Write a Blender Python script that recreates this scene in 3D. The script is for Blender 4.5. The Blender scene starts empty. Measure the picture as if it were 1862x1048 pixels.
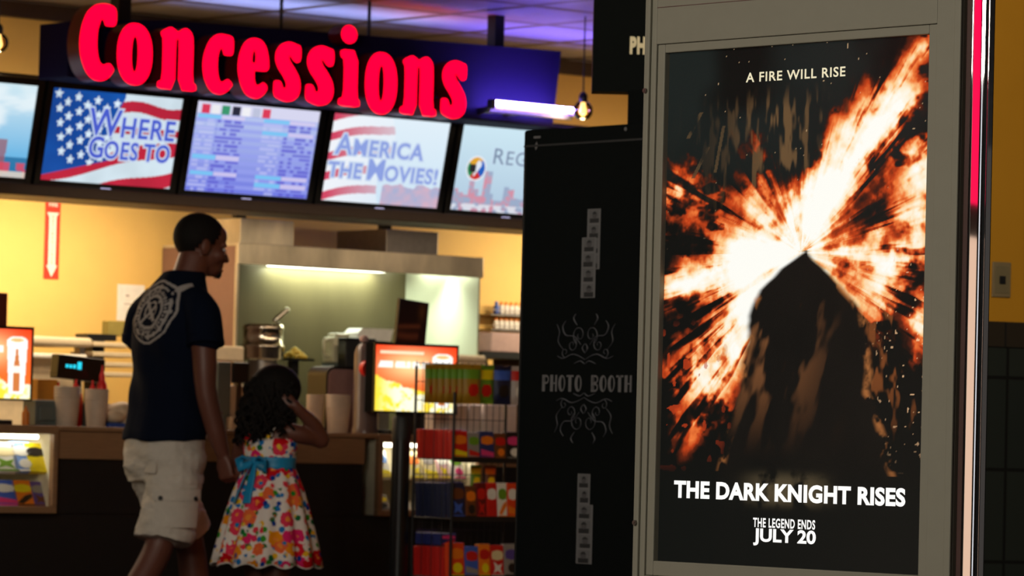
import bpy, math, random
import numpy as np
from mathutils import Matrix, Vector, geometry
R = math.radians
PI = math.pi
random.seed(7)
sc = bpy.context.scene
COL = sc.collection

# ------------------------------------------------------------------ camera
EYE = 0.97
FPX = 7200.0
PITCH, ROLL = R(2.17), R(1.44)
cam_d = bpy.data.cameras.new('camera')
cam = bpy.data.objects.new('camera', cam_d)
COL.objects.link(cam)
cam_d.sensor_width = 36.0
cam_d.lens = FPX / 1862 * 36.0
CAMR = (Matrix.Rotation(PI / 2 + PITCH, 4, 'X') @ Matrix.Rotation(ROLL, 4, 'Z'))
cam.matrix_world = Matrix.Translation((0, 0, EYE)) @ CAMR
cam_d.clip_end = 200
cam_d.dof.use_dof = True
cam_d.dof.focus_distance = 7.7
cam_d.dof.aperture_fstop = 13.0
sc.camera = cam

# ------------------------------------------------------------------ world, exposure, room lamps
sc.view_settings.view_transform = 'Standard'
sc.view_settings.look = 'None'
sc.view_settings.exposure = 0.0
sc.view_settings.gamma = 1.0
sc.view_settings.use_curve_mapping = False
w = bpy.data.worlds.new('lobby_ambience')
sc.world = w
w.use_nodes = True
w.node_tree.nodes['Background'].inputs[0].default_value = (1.0, 0.88, 0.78, 1)
w.node_tree.nodes['Background'].inputs[1].default_value = 0.055
try:
    sc.cycles.use_denoising = True
    sc.cycles.max_bounces = 8
    sc.cycles.sample_clamp_indirect = 4.0
    sc.cycles.sample_clamp_direct = 0.0
    sc.cycles.caustics_reflective = False
    sc.cycles.caustics_refractive = False
except Exception:
    pass

def area(name, loc, size, power, col=(1, 1, 1), target=None, sy=None, spread=None):
    d = bpy.data.lights.new(name, 'AREA')
    d.energy = power
    d.color = col
    d.size = size
    if sy:
        d.shape = 'RECTANGLE'
        d.size_y = sy
    if spread:
        d.spread = R(spread)
    o = bpy.data.objects.new(name, d)
    COL.objects.link(o)
    o.location = loc
    if target is not None:
        v = Vector(target) - Vector(loc)
        o.rotation_euler = v.to_track_quat('-Z', 'Y').to_euler()
    return o

# ------------------------------------------------------------------ measuring: photo pixel -> point of a known plane
def ray(px, py):
    return (CAMR.to_3x3() @ Vector(((px - 931) / FPX, -(py - 524) / FPX, -1.0)))

def at(px, py, Y):
    d = ray(px, py)
    k = Y / d.y
    return Vector((d.x * k, Y, EYE + d.z * k))

class Frame:
    """a vertical plane turned by th about Z; local a = along, d = away from the lobby, z = up"""
    def __init__(s, x, y, th):
        s.x, s.y, s.th = x, y, R(th)
        s.u = Vector((math.cos(s.th), math.sin(s.th), 0))
        s.v = Vector((-math.sin(s.th), math.cos(s.th), 0))
    def W(s, a, d=0, z=0):
        return Vector((s.x, s.y, 0)) + s.u * a + s.v * d + Vector((0, 0, z))
    def hit(s, px, py, d=0):
        r = ray(px, py)
        p0 = s.W(0, d) - Vector((0, 0, EYE))
        k = p0.dot(s.v) / r.dot(s.v)
        q = r * k
        a = (q - p0).dot(s.u)
        return a, EYE + q.z
    def rect(s, x0, y0, x1, y1, d=0):
        xm, ym = (x0 + x1) / 2, (y0 + y1) / 2
        return (s.hit(x0, ym, d)[0], s.hit(x1, ym, d)[0], s.hit(xm, y1, d)[1], s.hit(xm, y0, d)[1])

_o = at(310, 780, 16.9)
CF = Frame(_o.x, _o.y, 40)          # counter front line of the concession stand
PF = Frame(at(1190, 800, 7.92).x, 7.92, -46)   # poster face
BF = Frame(at(944, 800, 12.2).x, 12.2, -50)    # photo booth face
RF = Frame(at(1820, 800, 13.0).x, 13.0, 25)    # wall on the right

# ------------------------------------------------------------------ materials
def mat(name, col, rough=0.6, metal=0.0, emit=None, es=1.0, noise=0.08, scale=30.0, bump=0.0, spec=0.5, aniso=None):
    m = bpy.data.materials.new(name)
    m.use_nodes = True
    nt = m.node_tree
    b = nt.nodes['Principled BSDF']
    b.inputs['Roughness'].default_value = rough
    b.inputs['Metallic'].default_value = metal
    b.inputs['Specular IOR Level'].default_value = spec
    tc = nt.nodes.new('ShaderNodeTexCoord')
    nz = nt.nodes.new('ShaderNodeTexNoise')
    nz.inputs['Scale'].default_value = scale
    nz.inputs['Detail'].default_value = 3
    if aniso:
        mp = nt.nodes.new('ShaderNodeMapping')
        mp.inputs['Scale'].default_value = aniso
        nt.links.new(tc.outputs['Object'], mp.inputs[0])
        nt.links.new(mp.outputs[0], nz.inputs['Vector'])
    else:
        nt.links.new(tc.outputs['Object'], nz.inputs['Vector'])
    mx = nt.nodes.new('ShaderNodeMix')
    mx.data_type = 'RGBA'
    c0 = [max(0, c * (1 - noise * 2)) for c in col]
    c1 = [min(1, c * (1 + noise * 2)) for c in col]
    mx.inputs[6].default_value = (*c0, 1)
    mx.inputs[7].default_value = (*c1, 1)
    nt.links.new(nz.outputs['Fac'], mx.inputs[0])
    nt.links.new(mx.outputs[2], b.inputs['Base Color'])
    if emit is not None:
        b.inputs['Emission Color'].default_value = (*emit, 1)
        b.inputs['Emission Strength'].default_value = es
    if bump > 0:
        bp = nt.nodes.new('ShaderNodeBump')
        bp.inputs['Strength'].default_value = bump
        bp.inputs['Distance'].default_value = 0.004
        nt.links.new(nz.outputs['Fac'], bp.inputs['Height'])
        nt.links.new(bp.outputs[0], b.inputs['Normal'])
    return m

def attr_mat(name, emit=0.0, base=1.0, rough=0.5, attr='pattern', spec=0.3):
    """colour comes from a colour attribute computed on the mesh (printed or glowing pattern)"""
    m = bpy.data.materials.new(name)
    m.use_nodes = True
    nt = m.node_tree
    b = nt.nodes['Principled BSDF']
    a = nt.nodes.new('ShaderNodeAttribute')
    a.attribute_name = attr
    b.inputs['Roughness'].default_value = rough
    b.inputs['Specular IOR Level'].default_value = spec
    if base == 1.0:
        nt.links.new(a.outputs['Color'], b.inputs['Base Color'])
    else:
        b.inputs['Base Color'].default_value = (base, base, base, 1)
    if emit > 0:
        nt.links.new(a.outputs['Color'], b.inputs['Emission Color'])
        b.inputs['Emission Strength'].default_value = emit
    return m

def glass_mat(name, tint=(1, 1, 1), fac=None, rough=.02):
    m = bpy.data.materials.new(name)
    m.use_nodes = True
    nt = m.node_tree
    out = nt.nodes['Material Output']
    nt.nodes.remove(nt.nodes['Principled BSDF'])
    t = nt.nodes.new('ShaderNodeBsdfTransparent')
    t.inputs[0].default_value = (*tint, 1)
    g = nt.nodes.new('ShaderNodeBsdfGlossy')
    g.inputs['Roughness'].default_value = rough
    mx = nt.nodes.new('ShaderNodeMixShader')
    fr = nt.nodes.new('ShaderNodeFresnel')
    fr.inputs[0].default_value = 1.45
    if fac is None:
        nt.links.new(fr.outputs[0], mx.inputs[0])
    else:
        mx.inputs[0].default_value = fac
    nt.links.new(t.outputs[0], mx.inputs[1])
    nt.links.new(g.outputs[0], mx.inputs[2])
    nt.links.new(mx.outputs[0], out.inputs[0])
    return m

def srgb(r, g, b):
    f = lambda c: (c / 255) / 12.92 if c / 255 <= 0.04045 else ((c / 255 + 0.055) / 1.055) ** 2.4
    return (f(r), f(g), f(b))

# ------------------------------------------------------------------ mesh collector
class MB:
    def __init__(s):
        s.v, s.f, s.m, s.s = [], [], [], []
    def add(s, vs, fs, mi=0, sm=False):
        o = len(s.v)
        s.v += [tuple(p) for p in vs]
        for f in fs:
            s.f.append(tuple(o + i for i in f)); s.m.append(mi); s.s.append(sm)
        return s
    def box(s, x0, x1, y0, y1, z0, z1, mi=0, M=None):
        vs = [(x, y, z) for z in (z0, z1) for y in (y0, y1) for x in (x0, x1)]
        if M is not None:
            vs = [tuple(M @ Vector(p)) for p in vs]
        return s.add(vs, [(0, 2, 3, 1), (4, 5, 7, 6), (0, 1, 5, 4), (2, 6, 7, 3), (0, 4, 6, 2), (1, 3, 7, 5)], mi)
    def loft(s, rings, mi=0, sm=True, cap0=True, cap1=True, closed=True):
        n = len(rings[0])
        vs = [p for r in rings for p in r]
        fs = []
        for i in range(len(rings) - 1):
            for j in range(n if closed else n - 1):
                k = (j + 1) % n
                fs.append((i * n + j, i * n + k, (i + 1) * n + k, (i + 1) * n + j))
        s.add(vs, fs, mi, sm)
        if cap0:
            s.add(rings[0], [tuple(range(n))[::-1]], mi, False)
        if cap1:
            s.add(rings[-1], [tuple(range(n))], mi, False)
        return s
    def lathe(s, prof, c=(0, 0, 0), n=24, mi=0, sm=True, cap0=True, cap1=True):
        rings = [[(c[0] + r * math.cos(2 * PI * j / n), c[1] + r * math.sin(2 * PI * j / n), c[2] + z) for j in range(n)] for r, z in prof]
        return s.loft(rings, mi, sm, cap0, cap1)
    def tube(s, pts, rad, n=10, mi=0, sm=True, flat=None, caps=True, dome=False):
        pts = [Vector(p) for p in pts]
        if not hasattr(rad, '__len__'):
            rad = [rad] * len(pts)
        if dome:
            d0 = (pts[0] - pts[1]).normalized(); d1 = (pts[-1] - pts[-2]).normalized()
            P, Q = [], []
            for k in (80, 55, 28):
                P.append(pts[0] + d0 * rad[0] * math.sin(R(k))); Q.append(rad[0] * math.cos(R(k)))
            P += pts; Q += list(rad)
            for k in (28, 55, 80):
                P.append(pts[-1] + d1 * rad[-1] * math.sin(R(k))); Q.append(rad[-1] * math.cos(R(k)))
            pts, rad = P, Q
        rings = []
        up = None
        for i, p in enumerate(pts):
            t = (pts[min(i + 1, len(pts) - 1)] - pts[max(i - 1, 0)]).normalized()
            if up is None:
                up = Vector((0, 0, 1)) if abs(t.z) < 0.9 else Vector((0, 1, 0))
            x = t.cross(up).normalized()
            y = x.cross(t).normalized()
            up = y
            e = flat if flat else 1.0
            rings.append([tuple(p + x * rad[i] * math.cos(2 * PI * j / n) + y * rad[i] * e * math.sin(2 * PI * j / n)) for j in range(n)])
        return s.loft(rings, mi, sm, caps, caps)
    def cyl(s, p0, p1, r0, r1=None, n=16, mi=0, sm=True):
        return s.tube([p0, p1], [r0, r0 if r1 is None else r1], n, mi, sm)
    def ball(s, c, r, nu=16, nv=10, mi=0, M=None):
        r = r if hasattr(r, '__len__') else (r, r, r)
        rings = []
        for i in range(nv + 1):
            th = PI * (0.02 + 0.96 * i / nv)
            ring = [Vector((r[0] * math.sin(th) * math.cos(2 * PI * j / nu), r[1] * math.sin(th) * math.sin(2 * PI * j / nu), -r[2] * math.cos(th))) for j in range(nu)]
            if M is not None:
                ring = [M @ p for p in ring]
            rings.append([tuple(p + Vector(c)) for p in ring])
        return s.loft(rings, mi, True)
    def prism(s, outer, y0, y1, holes=(), mi=0, mside=None, sm=False):
        """a filled outline in x,z given depth y0 (front) .. y1 (back)"""
        mside = mi if mside is None else mside
        loops = [list(outer)] + [list(h) for h in holes]
        pl = [[Vector((p[0], p[1], 0)) for p in l] for l in loops]
        tris = geometry.tessellate_polygon(pl)
        flat = [p for l in loops for p in l]
        def nrm(t):
            a, b, c = [flat[i] for i in t]
            return (b[0] - a[0]) * (c[1] - a[1]) - (b[1] - a[1]) * (c[0] - a[0])
        tris = [t if nrm(t) > 0 else (t[0], t[2], t[1]) for t in tris]
        s.add([(p[0], y0, p[1]) for p in flat], [tuple(t) for t in tris], mi)
        s.add([(p[0], y1, p[1]) for p in flat], [tuple(reversed(t)) for t in tris], mside)
        for li, l in enumerate(loops):
            n = len(l)
            ar = sum(l[i][0] * l[(i + 1) % n][1] - l[(i + 1) % n][0] * l[i][1] for i in range(n))
            ccw = ar > 0
            vs = [(p[0], y0, p[1]) for p in l] + [(p[0], y1, p[1]) for p in l]
            fs = []
            for i in range(n):
                k = (i + 1) % n
                q = (i, n + i, n + k, k)
                if (li == 0) != ccw:
                    q = q[::-1]
                fs.append(q)
            s.add(vs, fs, mside, sm)
        return s
    def text(s, body, size, x=0, z=0, y=0, ext=0.001, off=0.0, xs=1.0, align='CENTER', mi=0, shear=0.0, sp=1.0, M=None):
        c = bpy.data.curves.new('t', 'FONT')
        c.body = body; c.size = size; c.extrude = ext; c.offset = off
        c.align_x = align; c.shear = shear; c.space_character = sp
        c.resolution_u = 4
        o = bpy.data.objects.new('t', c)
        COL.objects.link(o)
        dg = bpy.context.evaluated_depsgraph_get()
        me = bpy.data.meshes.new_from_object(o.evaluated_get(dg))
        vs = [(x + q.co.x * xs, y - q.co.z, z + q.co.y) for q in me.vertices]
        if M is not None:
            vs = [tuple(M @ Vector(p)) for p in vs]
        s.add(vs, [tuple(p.vertices) for p in me.polygons], mi)
        bpy.data.objects.remove(o); bpy.data.curves.remove(c); bpy.data.meshes.remove(me)
        return s
    def build(s, name, mats, parent=None, bevel=0.0, seg=2, loc=None, rotz=None):
        me = bpy.data.meshes.new(name)
        me.from_pydata(s.v, [], s.f)
        for m in (mats if isinstance(mats, (list, tuple)) else [mats]):
            me.materials.append(m)
        me.polygons.foreach_set('material_index', s.m)
        me.polygons.foreach_set('use_smooth', s.s)
        me.update()
        o = bpy.data.objects.new(name, me)
        COL.objects.link(o)
        if parent is not None:
            o.parent = parent
        if loc is not None:
            o.location = loc
        if rotz is not None:
            o.rotation_euler = (0, 0, rotz)
        if bevel > 0:
            b = o.modifiers.new('bevel', 'BEVEL')
            b.width = bevel; b.segments = seg; b.limit_method = 'ANGLE'; b.angle_limit = R(35)
            b.harden_normals = False
        return o

def box_of(x0, x1, y0, y1, z0, z1):
    return MB().box(x0, x1, y0, y1, z0, z1)

def thing(name, label, cat, loc=(0, 0, 0), rotz=0.0, group=None):
    o = bpy.data.objects.new(name, None)
    o.empty_display_size = 0.1
    COL.objects.link(o)
    o.location = loc; o.rotation_euler = (0, 0, rotz)
    return tag(o, label, cat, group)

def tag(o, label=None, cat=None, group=None, kind=None):
    if label: o['label'] = label
    if cat: o['category'] = cat
    if group: o['group'] = group
    if kind: o['kind'] = kind
    return o

def struct(o):
    o['kind'] = 'structure'
    return o

def dup(root, loc, rotz, label, group=None):
    r = root.copy(); COL.objects.link(r)
    r.location = loc; r.rotation_euler = (0, 0, rotz); r['label'] = label
    if group: r['group'] = group
    for ch in list(root.children):
        c = ch.copy(); COL.objects.link(c); c.parent = r
        for g in list(ch.children):
            d = g.copy(); COL.objects.link(d); d.parent = c
    return r

def colour_grid(name, w, h, nx, ny, fn, material, parent=None, y=0.0, z0=0.0, x0=0.0, cover=None):
    """flat picture surface (x right, z up) whose printed/lit picture is computed on a fine mesh; fn(s,t) -> rgb, t down"""
    S, T = np.meshgrid(np.linspace(0, 1, nx + 1), np.linspace(0, 1, ny + 1))
    rgb = fn(S, T)
    vs = np.stack([x0 + S * w, np.full_like(S, y), z0 + (1 - T) * h], -1).reshape(-1, 3)
    idx = np.arange((nx + 1) * (ny + 1)).reshape(ny + 1, nx + 1)
    q = np.stack([idx[1:, :-1], idx[1:, 1:], idx[:-1, 1:], idx[:-1, :-1]], -1).reshape(-1, 4)
    me = bpy.data.meshes.new(name)
    me.vertices.add(len(vs)); me.vertices.foreach_set('co', vs.ravel().astype(np.float32))
    me.loops.add(q.size); me.loops.foreach_set('vertex_index', q.ravel().astype(np.int32))
    me.polygons.add(len(q))
    me.polygons.foreach_set('loop_start', np.arange(0, q.size, 4, dtype=np.int32))
    me.update(calc_edges=True)
    at_ = me.color_attributes.new('pattern', 'FLOAT_COLOR', 'POINT')
    rgba = np.ones((len(vs), 4), np.float32); rgba[:, :3] = np.clip(rgb, 0, None).reshape(-1, 3)
    at_.data.foreach_set('color', rgba.ravel())
    me.materials.append(material)
    o = bpy.data.objects.new(name, me); COL.objects.link(o)
    if parent is not None: o.parent = parent
    return o

# numpy picture tools
def vnoise(x, y, seed=0):
    xi, yi = np.floor(x).astype(int), np.floor(y).astype(int)
    fx, fy = x - xi, y - yi
    fx, fy = fx * fx * (3 - 2 * fx), fy * fy * (3 - 2 * fy)
    def h(a, b):
        n = (a * 374761393 + b * 668265263 + seed * 1442695041) & 0xFFFFFFFF
        n = ((n ^ (n >> 13)) * 1274126177) & 0xFFFFFFFF
        return ((n ^ (n >> 16)) & 0xFFFF) / 65535.0
    return (h(xi, yi) * (1 - fx) + h(xi + 1, yi) * fx) * (1 - fy) + (h(xi, yi + 1) * (1 - fx) + h(xi + 1, yi + 1) * fx) * fy

def fbm(x, y, o=5, seed=0):
    t, a, n = 0, 0.5, 0
    for i in range(o):
        t = t + a * vnoise(x * 2 ** i, y * 2 ** i, seed + i); n += a; a *= 0.55
    return t / n

def lerp(a, b, f):
    f = np.clip(f, 0, 1)[..., None]
    return a * (1 - f) + np.asarray(b, float) * f

def sstep(a, b, x):
    t = np.clip((x - a) / (b - a), 0, 1)
    return t * t * (3 - 2 * t)

# ------------------------------------------------------------------ the palette
M = {}
M['yellow_wall'] = mat('yellow_wall_paint', (0.74, 0.46, 0.13), 0.75, noise=0.03, scale=8)
M['ochre_wall'] = mat('ochre_wall_paint', (0.60, 0.27, 0.008), 0.7, noise=0.03, scale=6)
M['black'] = mat('black_paint', (0.008, 0.008, 0.009), 0.55)
M['gloss_black'] = mat('gloss_black', (0.005, 0.005, 0.006), 0.3)
M['brown_trim'] = mat('dark_brown_trim', (0.045, 0.022, 0.012), 0.5)
M['wood'] = mat('counter_wood', (0.33, 0.18, 0.09), 0.5, noise=0.15, scale=12, aniso=(1, 1, 12))
M['grey_frame'] = mat('warm_grey_metal', (0.235, 0.222, 0.175), 0.55, noise=0.02, spec=.25)
M['steel'] = mat('brushed_steel', (0.58, 0.48, 0.34), 0.3, 0.45, noise=0.38, scale=7, aniso=(1, 1, .4))
M['dark_steel'] = mat('dark_steel', (0.25, 0.22, 0.2), 0.4, 1.0, noise=0.1)
M['polished'] = mat('polished_steel', (0.72, 0.62, 0.50), 0.18, 1.0, noise=0.02)
M['chrome'] = mat('chrome', (0.85, 0.85, 0.87), 0.03, 1.0, noise=0.01)
M['cream'] = mat('cream_enamel', (0.62, 0.48, 0.32), 0.5)
M['white'] = mat('white_plastic', (0.75, 0.74, 0.72), 0.5)
M['paper'] = mat('white_paper', (0.8, 0.74, 0.68), 0.8)
M['red'] = mat('red_plastic', (0.75, 0.02, 0.015), 0.4)
M['orange'] = mat('orange_plastic', (0.75, 0.22, 0.02), 0.5)
M['amber'] = mat('amber_paint', (0.65, 0.28, 0.03), 0.5)
M['mauve'] = mat('mauve_grey_plastic', (0.28, 0.17, 0.16), 0.5)
M['mauve_light'] = mat('pale_mauve_card', (0.55, 0.36, 0.33), 0.7)
M['teal_grey'] = mat('teal_grey_plastic', (0.12, 0.15, 0.14), 0.5)
M['blue'] = mat('blue_plastic', (0.03, 0.09, 0.4), 0.5)
M['olive'] = mat('olive_card', (0.2, 0.15, 0.03), 0.7)
M['cup_paper'] = mat('frosted_cup_plastic', (0.62, 0.5, 0.38), 0.5)
# ================================================================== SETTING
def tiles_mat(name, c1, c2, cm, bw, bh, mortar, rough, offset=0.0, axis='XY', spec=0.5, bump=0.3):
    m = bpy.data.materials.new(name); m.use_nodes = True
    nt = m.node_tree; b = nt.nodes['Principled BSDF']
    tc = nt.nodes.new('ShaderNodeTexCoord'); mp = nt.nodes.new('ShaderNodeMapping')
    if axis == 'XZ':
        mp.inputs['Rotation'].default_value = (-PI / 2, 0, 0)
    br = nt.nodes.new('ShaderNodeTexBrick')
    br.offset = offset; br.squash = 1.0
    br.inputs['Color1'].default_value = (*c1, 1); br.inputs['Color2'].default_value = (*c2, 1); br.inputs['Mortar'].default_value = (*cm, 1)
    br.inputs['Scale'].default_value = 1.0; br.inputs['Mortar Size'].default_value = mortar; br.inputs['Mortar Smooth'].default_value = 0.1
    br.inputs['Brick Width'].default_value = bw; br.inputs['Row Height'].default_value = bh
    nt.links.new(tc.outputs['Object'], mp.inputs[0]); nt.links.new(mp.outputs[0], br.inputs['Vector'])
    nt.links.new(br.outputs['Color'], b.inputs['Base Color'])
    b.inputs['Roughness'].default_value = rough; b.inputs['Specular IOR Level'].default_value = spec
    bp = nt.nodes.new('ShaderNodeBump'); bp.inputs['Strength'].default_value = bump; bp.inputs['Distance'].default_value = 0.003; bp.invert = True
    nt.links.new(br.outputs['Fac'], bp.inputs['Height']); nt.links.new(bp.outputs[0], b.inputs['Normal'])
    return m

CEIL = 3.05
TH = CF.th
ceil_m = tiles_mat('ceiling_panels', (0.16, 0.16, 0.24), (0.25, 0.26, 0.36), (0.03, 0.018, 0.012), 0.62, 0.62, 0.035, 0.4)
floor_m = tiles_mat('lobby_floor_tile', (0.05, 0.045, 0.04), (0.065, 0.055, 0.05), (0.02, 0.02, 0.02), 0.45, 0.45, 0.006, 0.35)
struct(box_of(-9, 12, -22, 3.2, -0.1, 0).build('floor', floor_m, loc=CF.W(0, 0, 0), rotz=TH))
struct(box_of(-9, 12, -22, 3.2, CEIL, CEIL + 0.1).build('ceiling', ceil_m, loc=CF.W(0, 0, 0), rotz=TH))
struct(box_of(-9, 12, 2.6, 2.75, 0, CEIL).build('wall_back', M['yellow_wall'], loc=CF.W(0, 0, 0), rotz=TH))
struct(box_of(-9, 12, 2.55, 2.6, 2.975, CEIL).build('trim_1', M['brown_trim'], loc=CF.W(0, 0, 0), rotz=TH))
# bulkhead that carries the screens
bk = MB().box(-9, 9, 1.43, 1.75, 2.02, 2.58).box(-9, 9, 1.36, 1.43, 2.02, 2.075)
struct(bk.build('trim_2', M['brown_trim'], bevel=0.006, loc=CF.W(0, 0, 0), rotz=TH))
# wall on the right with its tiled lower part
wr = MB().box(-0.25, 4, 0, 0.15, 0, CEIL).box(0, .15, 0, 4.0, 0, CEIL, 0, Matrix.Translation((-.25, .08, 0)) @ Matrix.Rotation(R(-25 - 16), 4, 'Z'))
struct(wr.build('wall_right', M['ochre_wall'], loc=RF.W(0), rotz=RF.th))
wains_m = tiles_mat('dark_wall_tile', (0.018, 0.023, 0.020), (0.022, 0.027, 0.022), (0.006, 0.006, 0.005), 0.302, 0.302, 0.006, 0.4, axis='XZ')
wains2_m = tiles_mat('dark_border_tile', (0.030, 0.021, 0.013), (0.036, 0.026, 0.016), (0.012, 0.010, 0.009), 0.15, 0.10, 0.004, 0.4, axis='XZ')
struct(box_of(-0.25, 4, -0.012, 0, 0, 1.306).build('trim_3', wains_m, loc=RF.W(0.013, 0, 0.0), rotz=RF.th))
struct(box_of(-0.25, 4, -0.016, 0, 0, 0.086).build('trim_4', wains2_m, bevel=0.004, loc=RF.W(0, 0, 1.306), rotz=RF.th))

# room lamps (general light of the stand, dim lobby) and added fills
area('stand_light', CF.W(0.2, 1.80, 2.0), 2.4, 36, (1, 0.83, 0.54), CF.W(0.2, 2.7, 1.3), 0.08)
area('stand_light', CF.W(-2.2, 1.80, 2.0), 1.6, 25, (1, 0.83, 0.54), CF.W(-2.2, 2.7, 1.3), 0.08)
area('stand_light', CF.W(4.6, 1.80, 2.0), 1.4, 24, (1, 0.83, 0.54), CF.W(4.6, 2.7, 1.3), 0.08)
area('counter_light', CF.W(0.6, 1.0, 2.0), 4.5, 34, (1, 0.76, 0.5), CF.W(0.6, 0.3, 0.9), 0.15)
area('upper_wall_fill', CF.W(-0.2, 1.62, 2.62), 1.8, 3.2, (1, .62, .25), CF.W(-0.2, 2.6, 2.78), .1)  # added warm fill to brighten the upper wall; no lamp known here
area('upper_wall_fill', CF.W(4.6, 1.62, 2.62), 1.2, 3.2, (1, .62, .25), CF.W(4.6, 2.6, 2.78), .1)  # same added fill for the right part of the upper wall
area('counter_light', CF.W(2.0, 0.75, 2.0), 3.5, 5, (1, .78, .52), CF.W(2.0, 2.2, 1.0), .15, 110)  # added fill for the back counter things and hood front
area('lobby_light', (-2.2, 10.6, 3.0), 2.0, 85, (1, 0.90, 0.74), (-0.9, 14.6, 0.4), 2.0)
area('lobby_light', (-2.2, 4.6, 2.9), 1.8, 165, (1, 0.93, 0.78), (0.4, 7.6, 0.9), 1.8)
area('lobby_light', (1.7, 10.3, 3.0), 0.8, 42, (1, 0.85, 0.60), (1.8, 13.0, 1.5), 0.8)
area('ceiling_glow_blue', CF.W(3.5, 1.58, 2.62), 1.3, 14, (0.25, 0.16, 1), CF.W(3.5, 1.5, 3.05), 0.25, spread=120)
area('ceiling_glow_red', CF.W(2.5, 1.58, 2.62), 0.5, 1.6, (1, 0.05, 0.04), CF.W(2.5, 1.3, 3.05), 0.2, spread=100)
area('ceiling_glow_pale', CF.W(1.9, 1.58, 2.62), 1.6, 9, (0.50, 0.58, 1), CF.W(1.9, 1.6, 3.05), 0.2, spread=100)

struct(MB().box(-4.75, -4.6, -3, 12.5, 0, CEIL).build('wall_left', mat('dim_brown_wall_paint', (.07, .04, .028), .7, noise=.03, scale=6)))
area('added_red_reflection', (-4.5, 6.9, 2.18), 0.9, 3.0, (1, 0.0, 0.07), (0, 6.9, 2.18), 0.85)  # unseen red panel, added for the chrome face to mirror
area('added_trim_reflection', (-4.5, 6.9, 0.85), 0.9, 4.0, (1, 0.66, 0.46), (0, 6.9, 0.85), 1.6)  # unseen peach panel, added below the red one for the same reflection
area('added_trim_reflection', (-4.5, 3.2, 1.4), 1.0, 7.0, (0.95, 0.97, 1), (0, 3.2, 1.4), 2.6)  # unseen white panel, added so the tilted chrome beads look silver

# ================================================================== THE SIGN
sign_red = mat('glowing_red_acrylic', (0.3, 0.0, 0.01), 0.9, emit=(1.0, 0.0, 0.022), es=2.4, noise=0.0, spec=0.0)
sign_side = mat('dark_red_letter_return', (0.16, 0.004, 0.006), 0.4)
sign_panel = mat('sign_panel_navy', (0.012, 0.007, 0.040), 0.7, noise=0.04, spec=.06)
SD = 0.85
sign = thing('concessions_sign', 'black hanging box sign with glowing red Concessions letters above the menu screens', 'sign', CF.W(0, 0, 2.51), TH)
pnl = [(0.085, 0.03), (2.955, 0.0), (3.0, 0.385), (1.8, 0.36), (0.6, 0.33), (0.085, 0.28)]
MB().prism(pnl, 1.0, 1.235, ()).build('panel', sign_panel, sign, bevel=0.006)

def smooth_loop(pts, it=2):
    for _ in range(it):
        q = []
        n = len(pts)
        for i in range(n):
            a, b = pts[i], pts[(i + 1) % n]
            q += [(a[0] * .78 + b[0] * .22, a[1] * .78 + b[1] * .22), (a[0] * .22 + b[0] * .78, a[1] * .22 + b[1] * .78)]
        pts = q
    return pts

def ell(cx, cz, rx, rz, n=40, p=2.0):
    out = []
    for i in range(n):
        t = 2 * PI * i / n
        c, s = math.cos(t), math.sin(t)
        out.append((cx + rx * math.copysign(abs(c) ** (2 / p), c), cz + rz * math.copysign(abs(s) ** (2 / p), s)))
    return out
G_c = [(.38, 1.0), (.25, .97), (.12, .86), (.03, .66), (0, .47), (.03, .27), (.12, .10), (.25, .01), (.40, 0), (.53, .06), (.62, .15), (.64, .19), (.55, .27), (.49, .25), (.42, .20), (.36, .23), (.32, .36), (.31, .5), (.32, .65), (.36, .75), (.40, .77), (.42, .72), (.44, .66), (.50, .65), (.64, .66), (.64, .95), (.55, .985), (.46, .99)]
G_C = [(.40, 1.0), (.26, .97), (.12, .87), (.03, .68), (0, .48), (.03, .28), (.13, .10), (.27, .01), (.42, .005), (.54, .05), (.62, .13), (.64, .17), (.57, .245), (.50, .235), (.44, .21), (.37, .25), (.33, .36), (.315, .5), (.325, .66), (.37, .77), (.405, .81), (.44, .76), (.46, .72), (.50, .715), (.66, .72), (.66, .94), (.58, .985), (.48, 1.0)]
G_e = [(.36, 1.0), (.50, .97), (.60, .87), (.66, .68), (.67, .46), (.37, .46), (.36, .46), (.36, .31), (.40, .22), (.46, .22), (.56, .29), (.66, .20), (.58, .08), (.45, .0), (.33, 0), (.18, .05), (.07, .2), (.0, .45), (.02, .68), (.1, .87), (.22, .97)]
G_s = [(.27, 1.0), (.12, .94), (.03, .82), (.02, .68), (.08, .55), (.20, .42), (.27, .31), (.26, .23), (.20, .22), (.17, .30), (.13, .345), (.02, .34), (0, .30), (0, .09), (.10, .04), (.25, 0), (.42, .03), (.53, .12), (.57, .26), (.54, .42), (.44, .56), (.33, .68), (.30, .76), (.33, .78), (.40, .70), (.47, .66), (.56, .70), (.56, .95), (.46, .97), (.38, .995)]
G_n = [(0, 0), (.37, 0), (.37, .78), (.405, .83), (.44, .78), (.44, 0), (.82, 0), (.82, .11), (.74, .14), (.74, .82), (.70, .93), (.60, 1.0), (.50, .98), (.41, .92), (.34, .965), (.25, 1.0), (.05, .91), (.05, .86), (.10, .80), (.10, .14), (0, .11)]
G_i = [(0, 0), (.46, 0), (.46, .12), (.40, .155), (.40, .98), (.02, .98), (.03, .85), (.11, .81), (.11, .155), (0, .12)]
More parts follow.
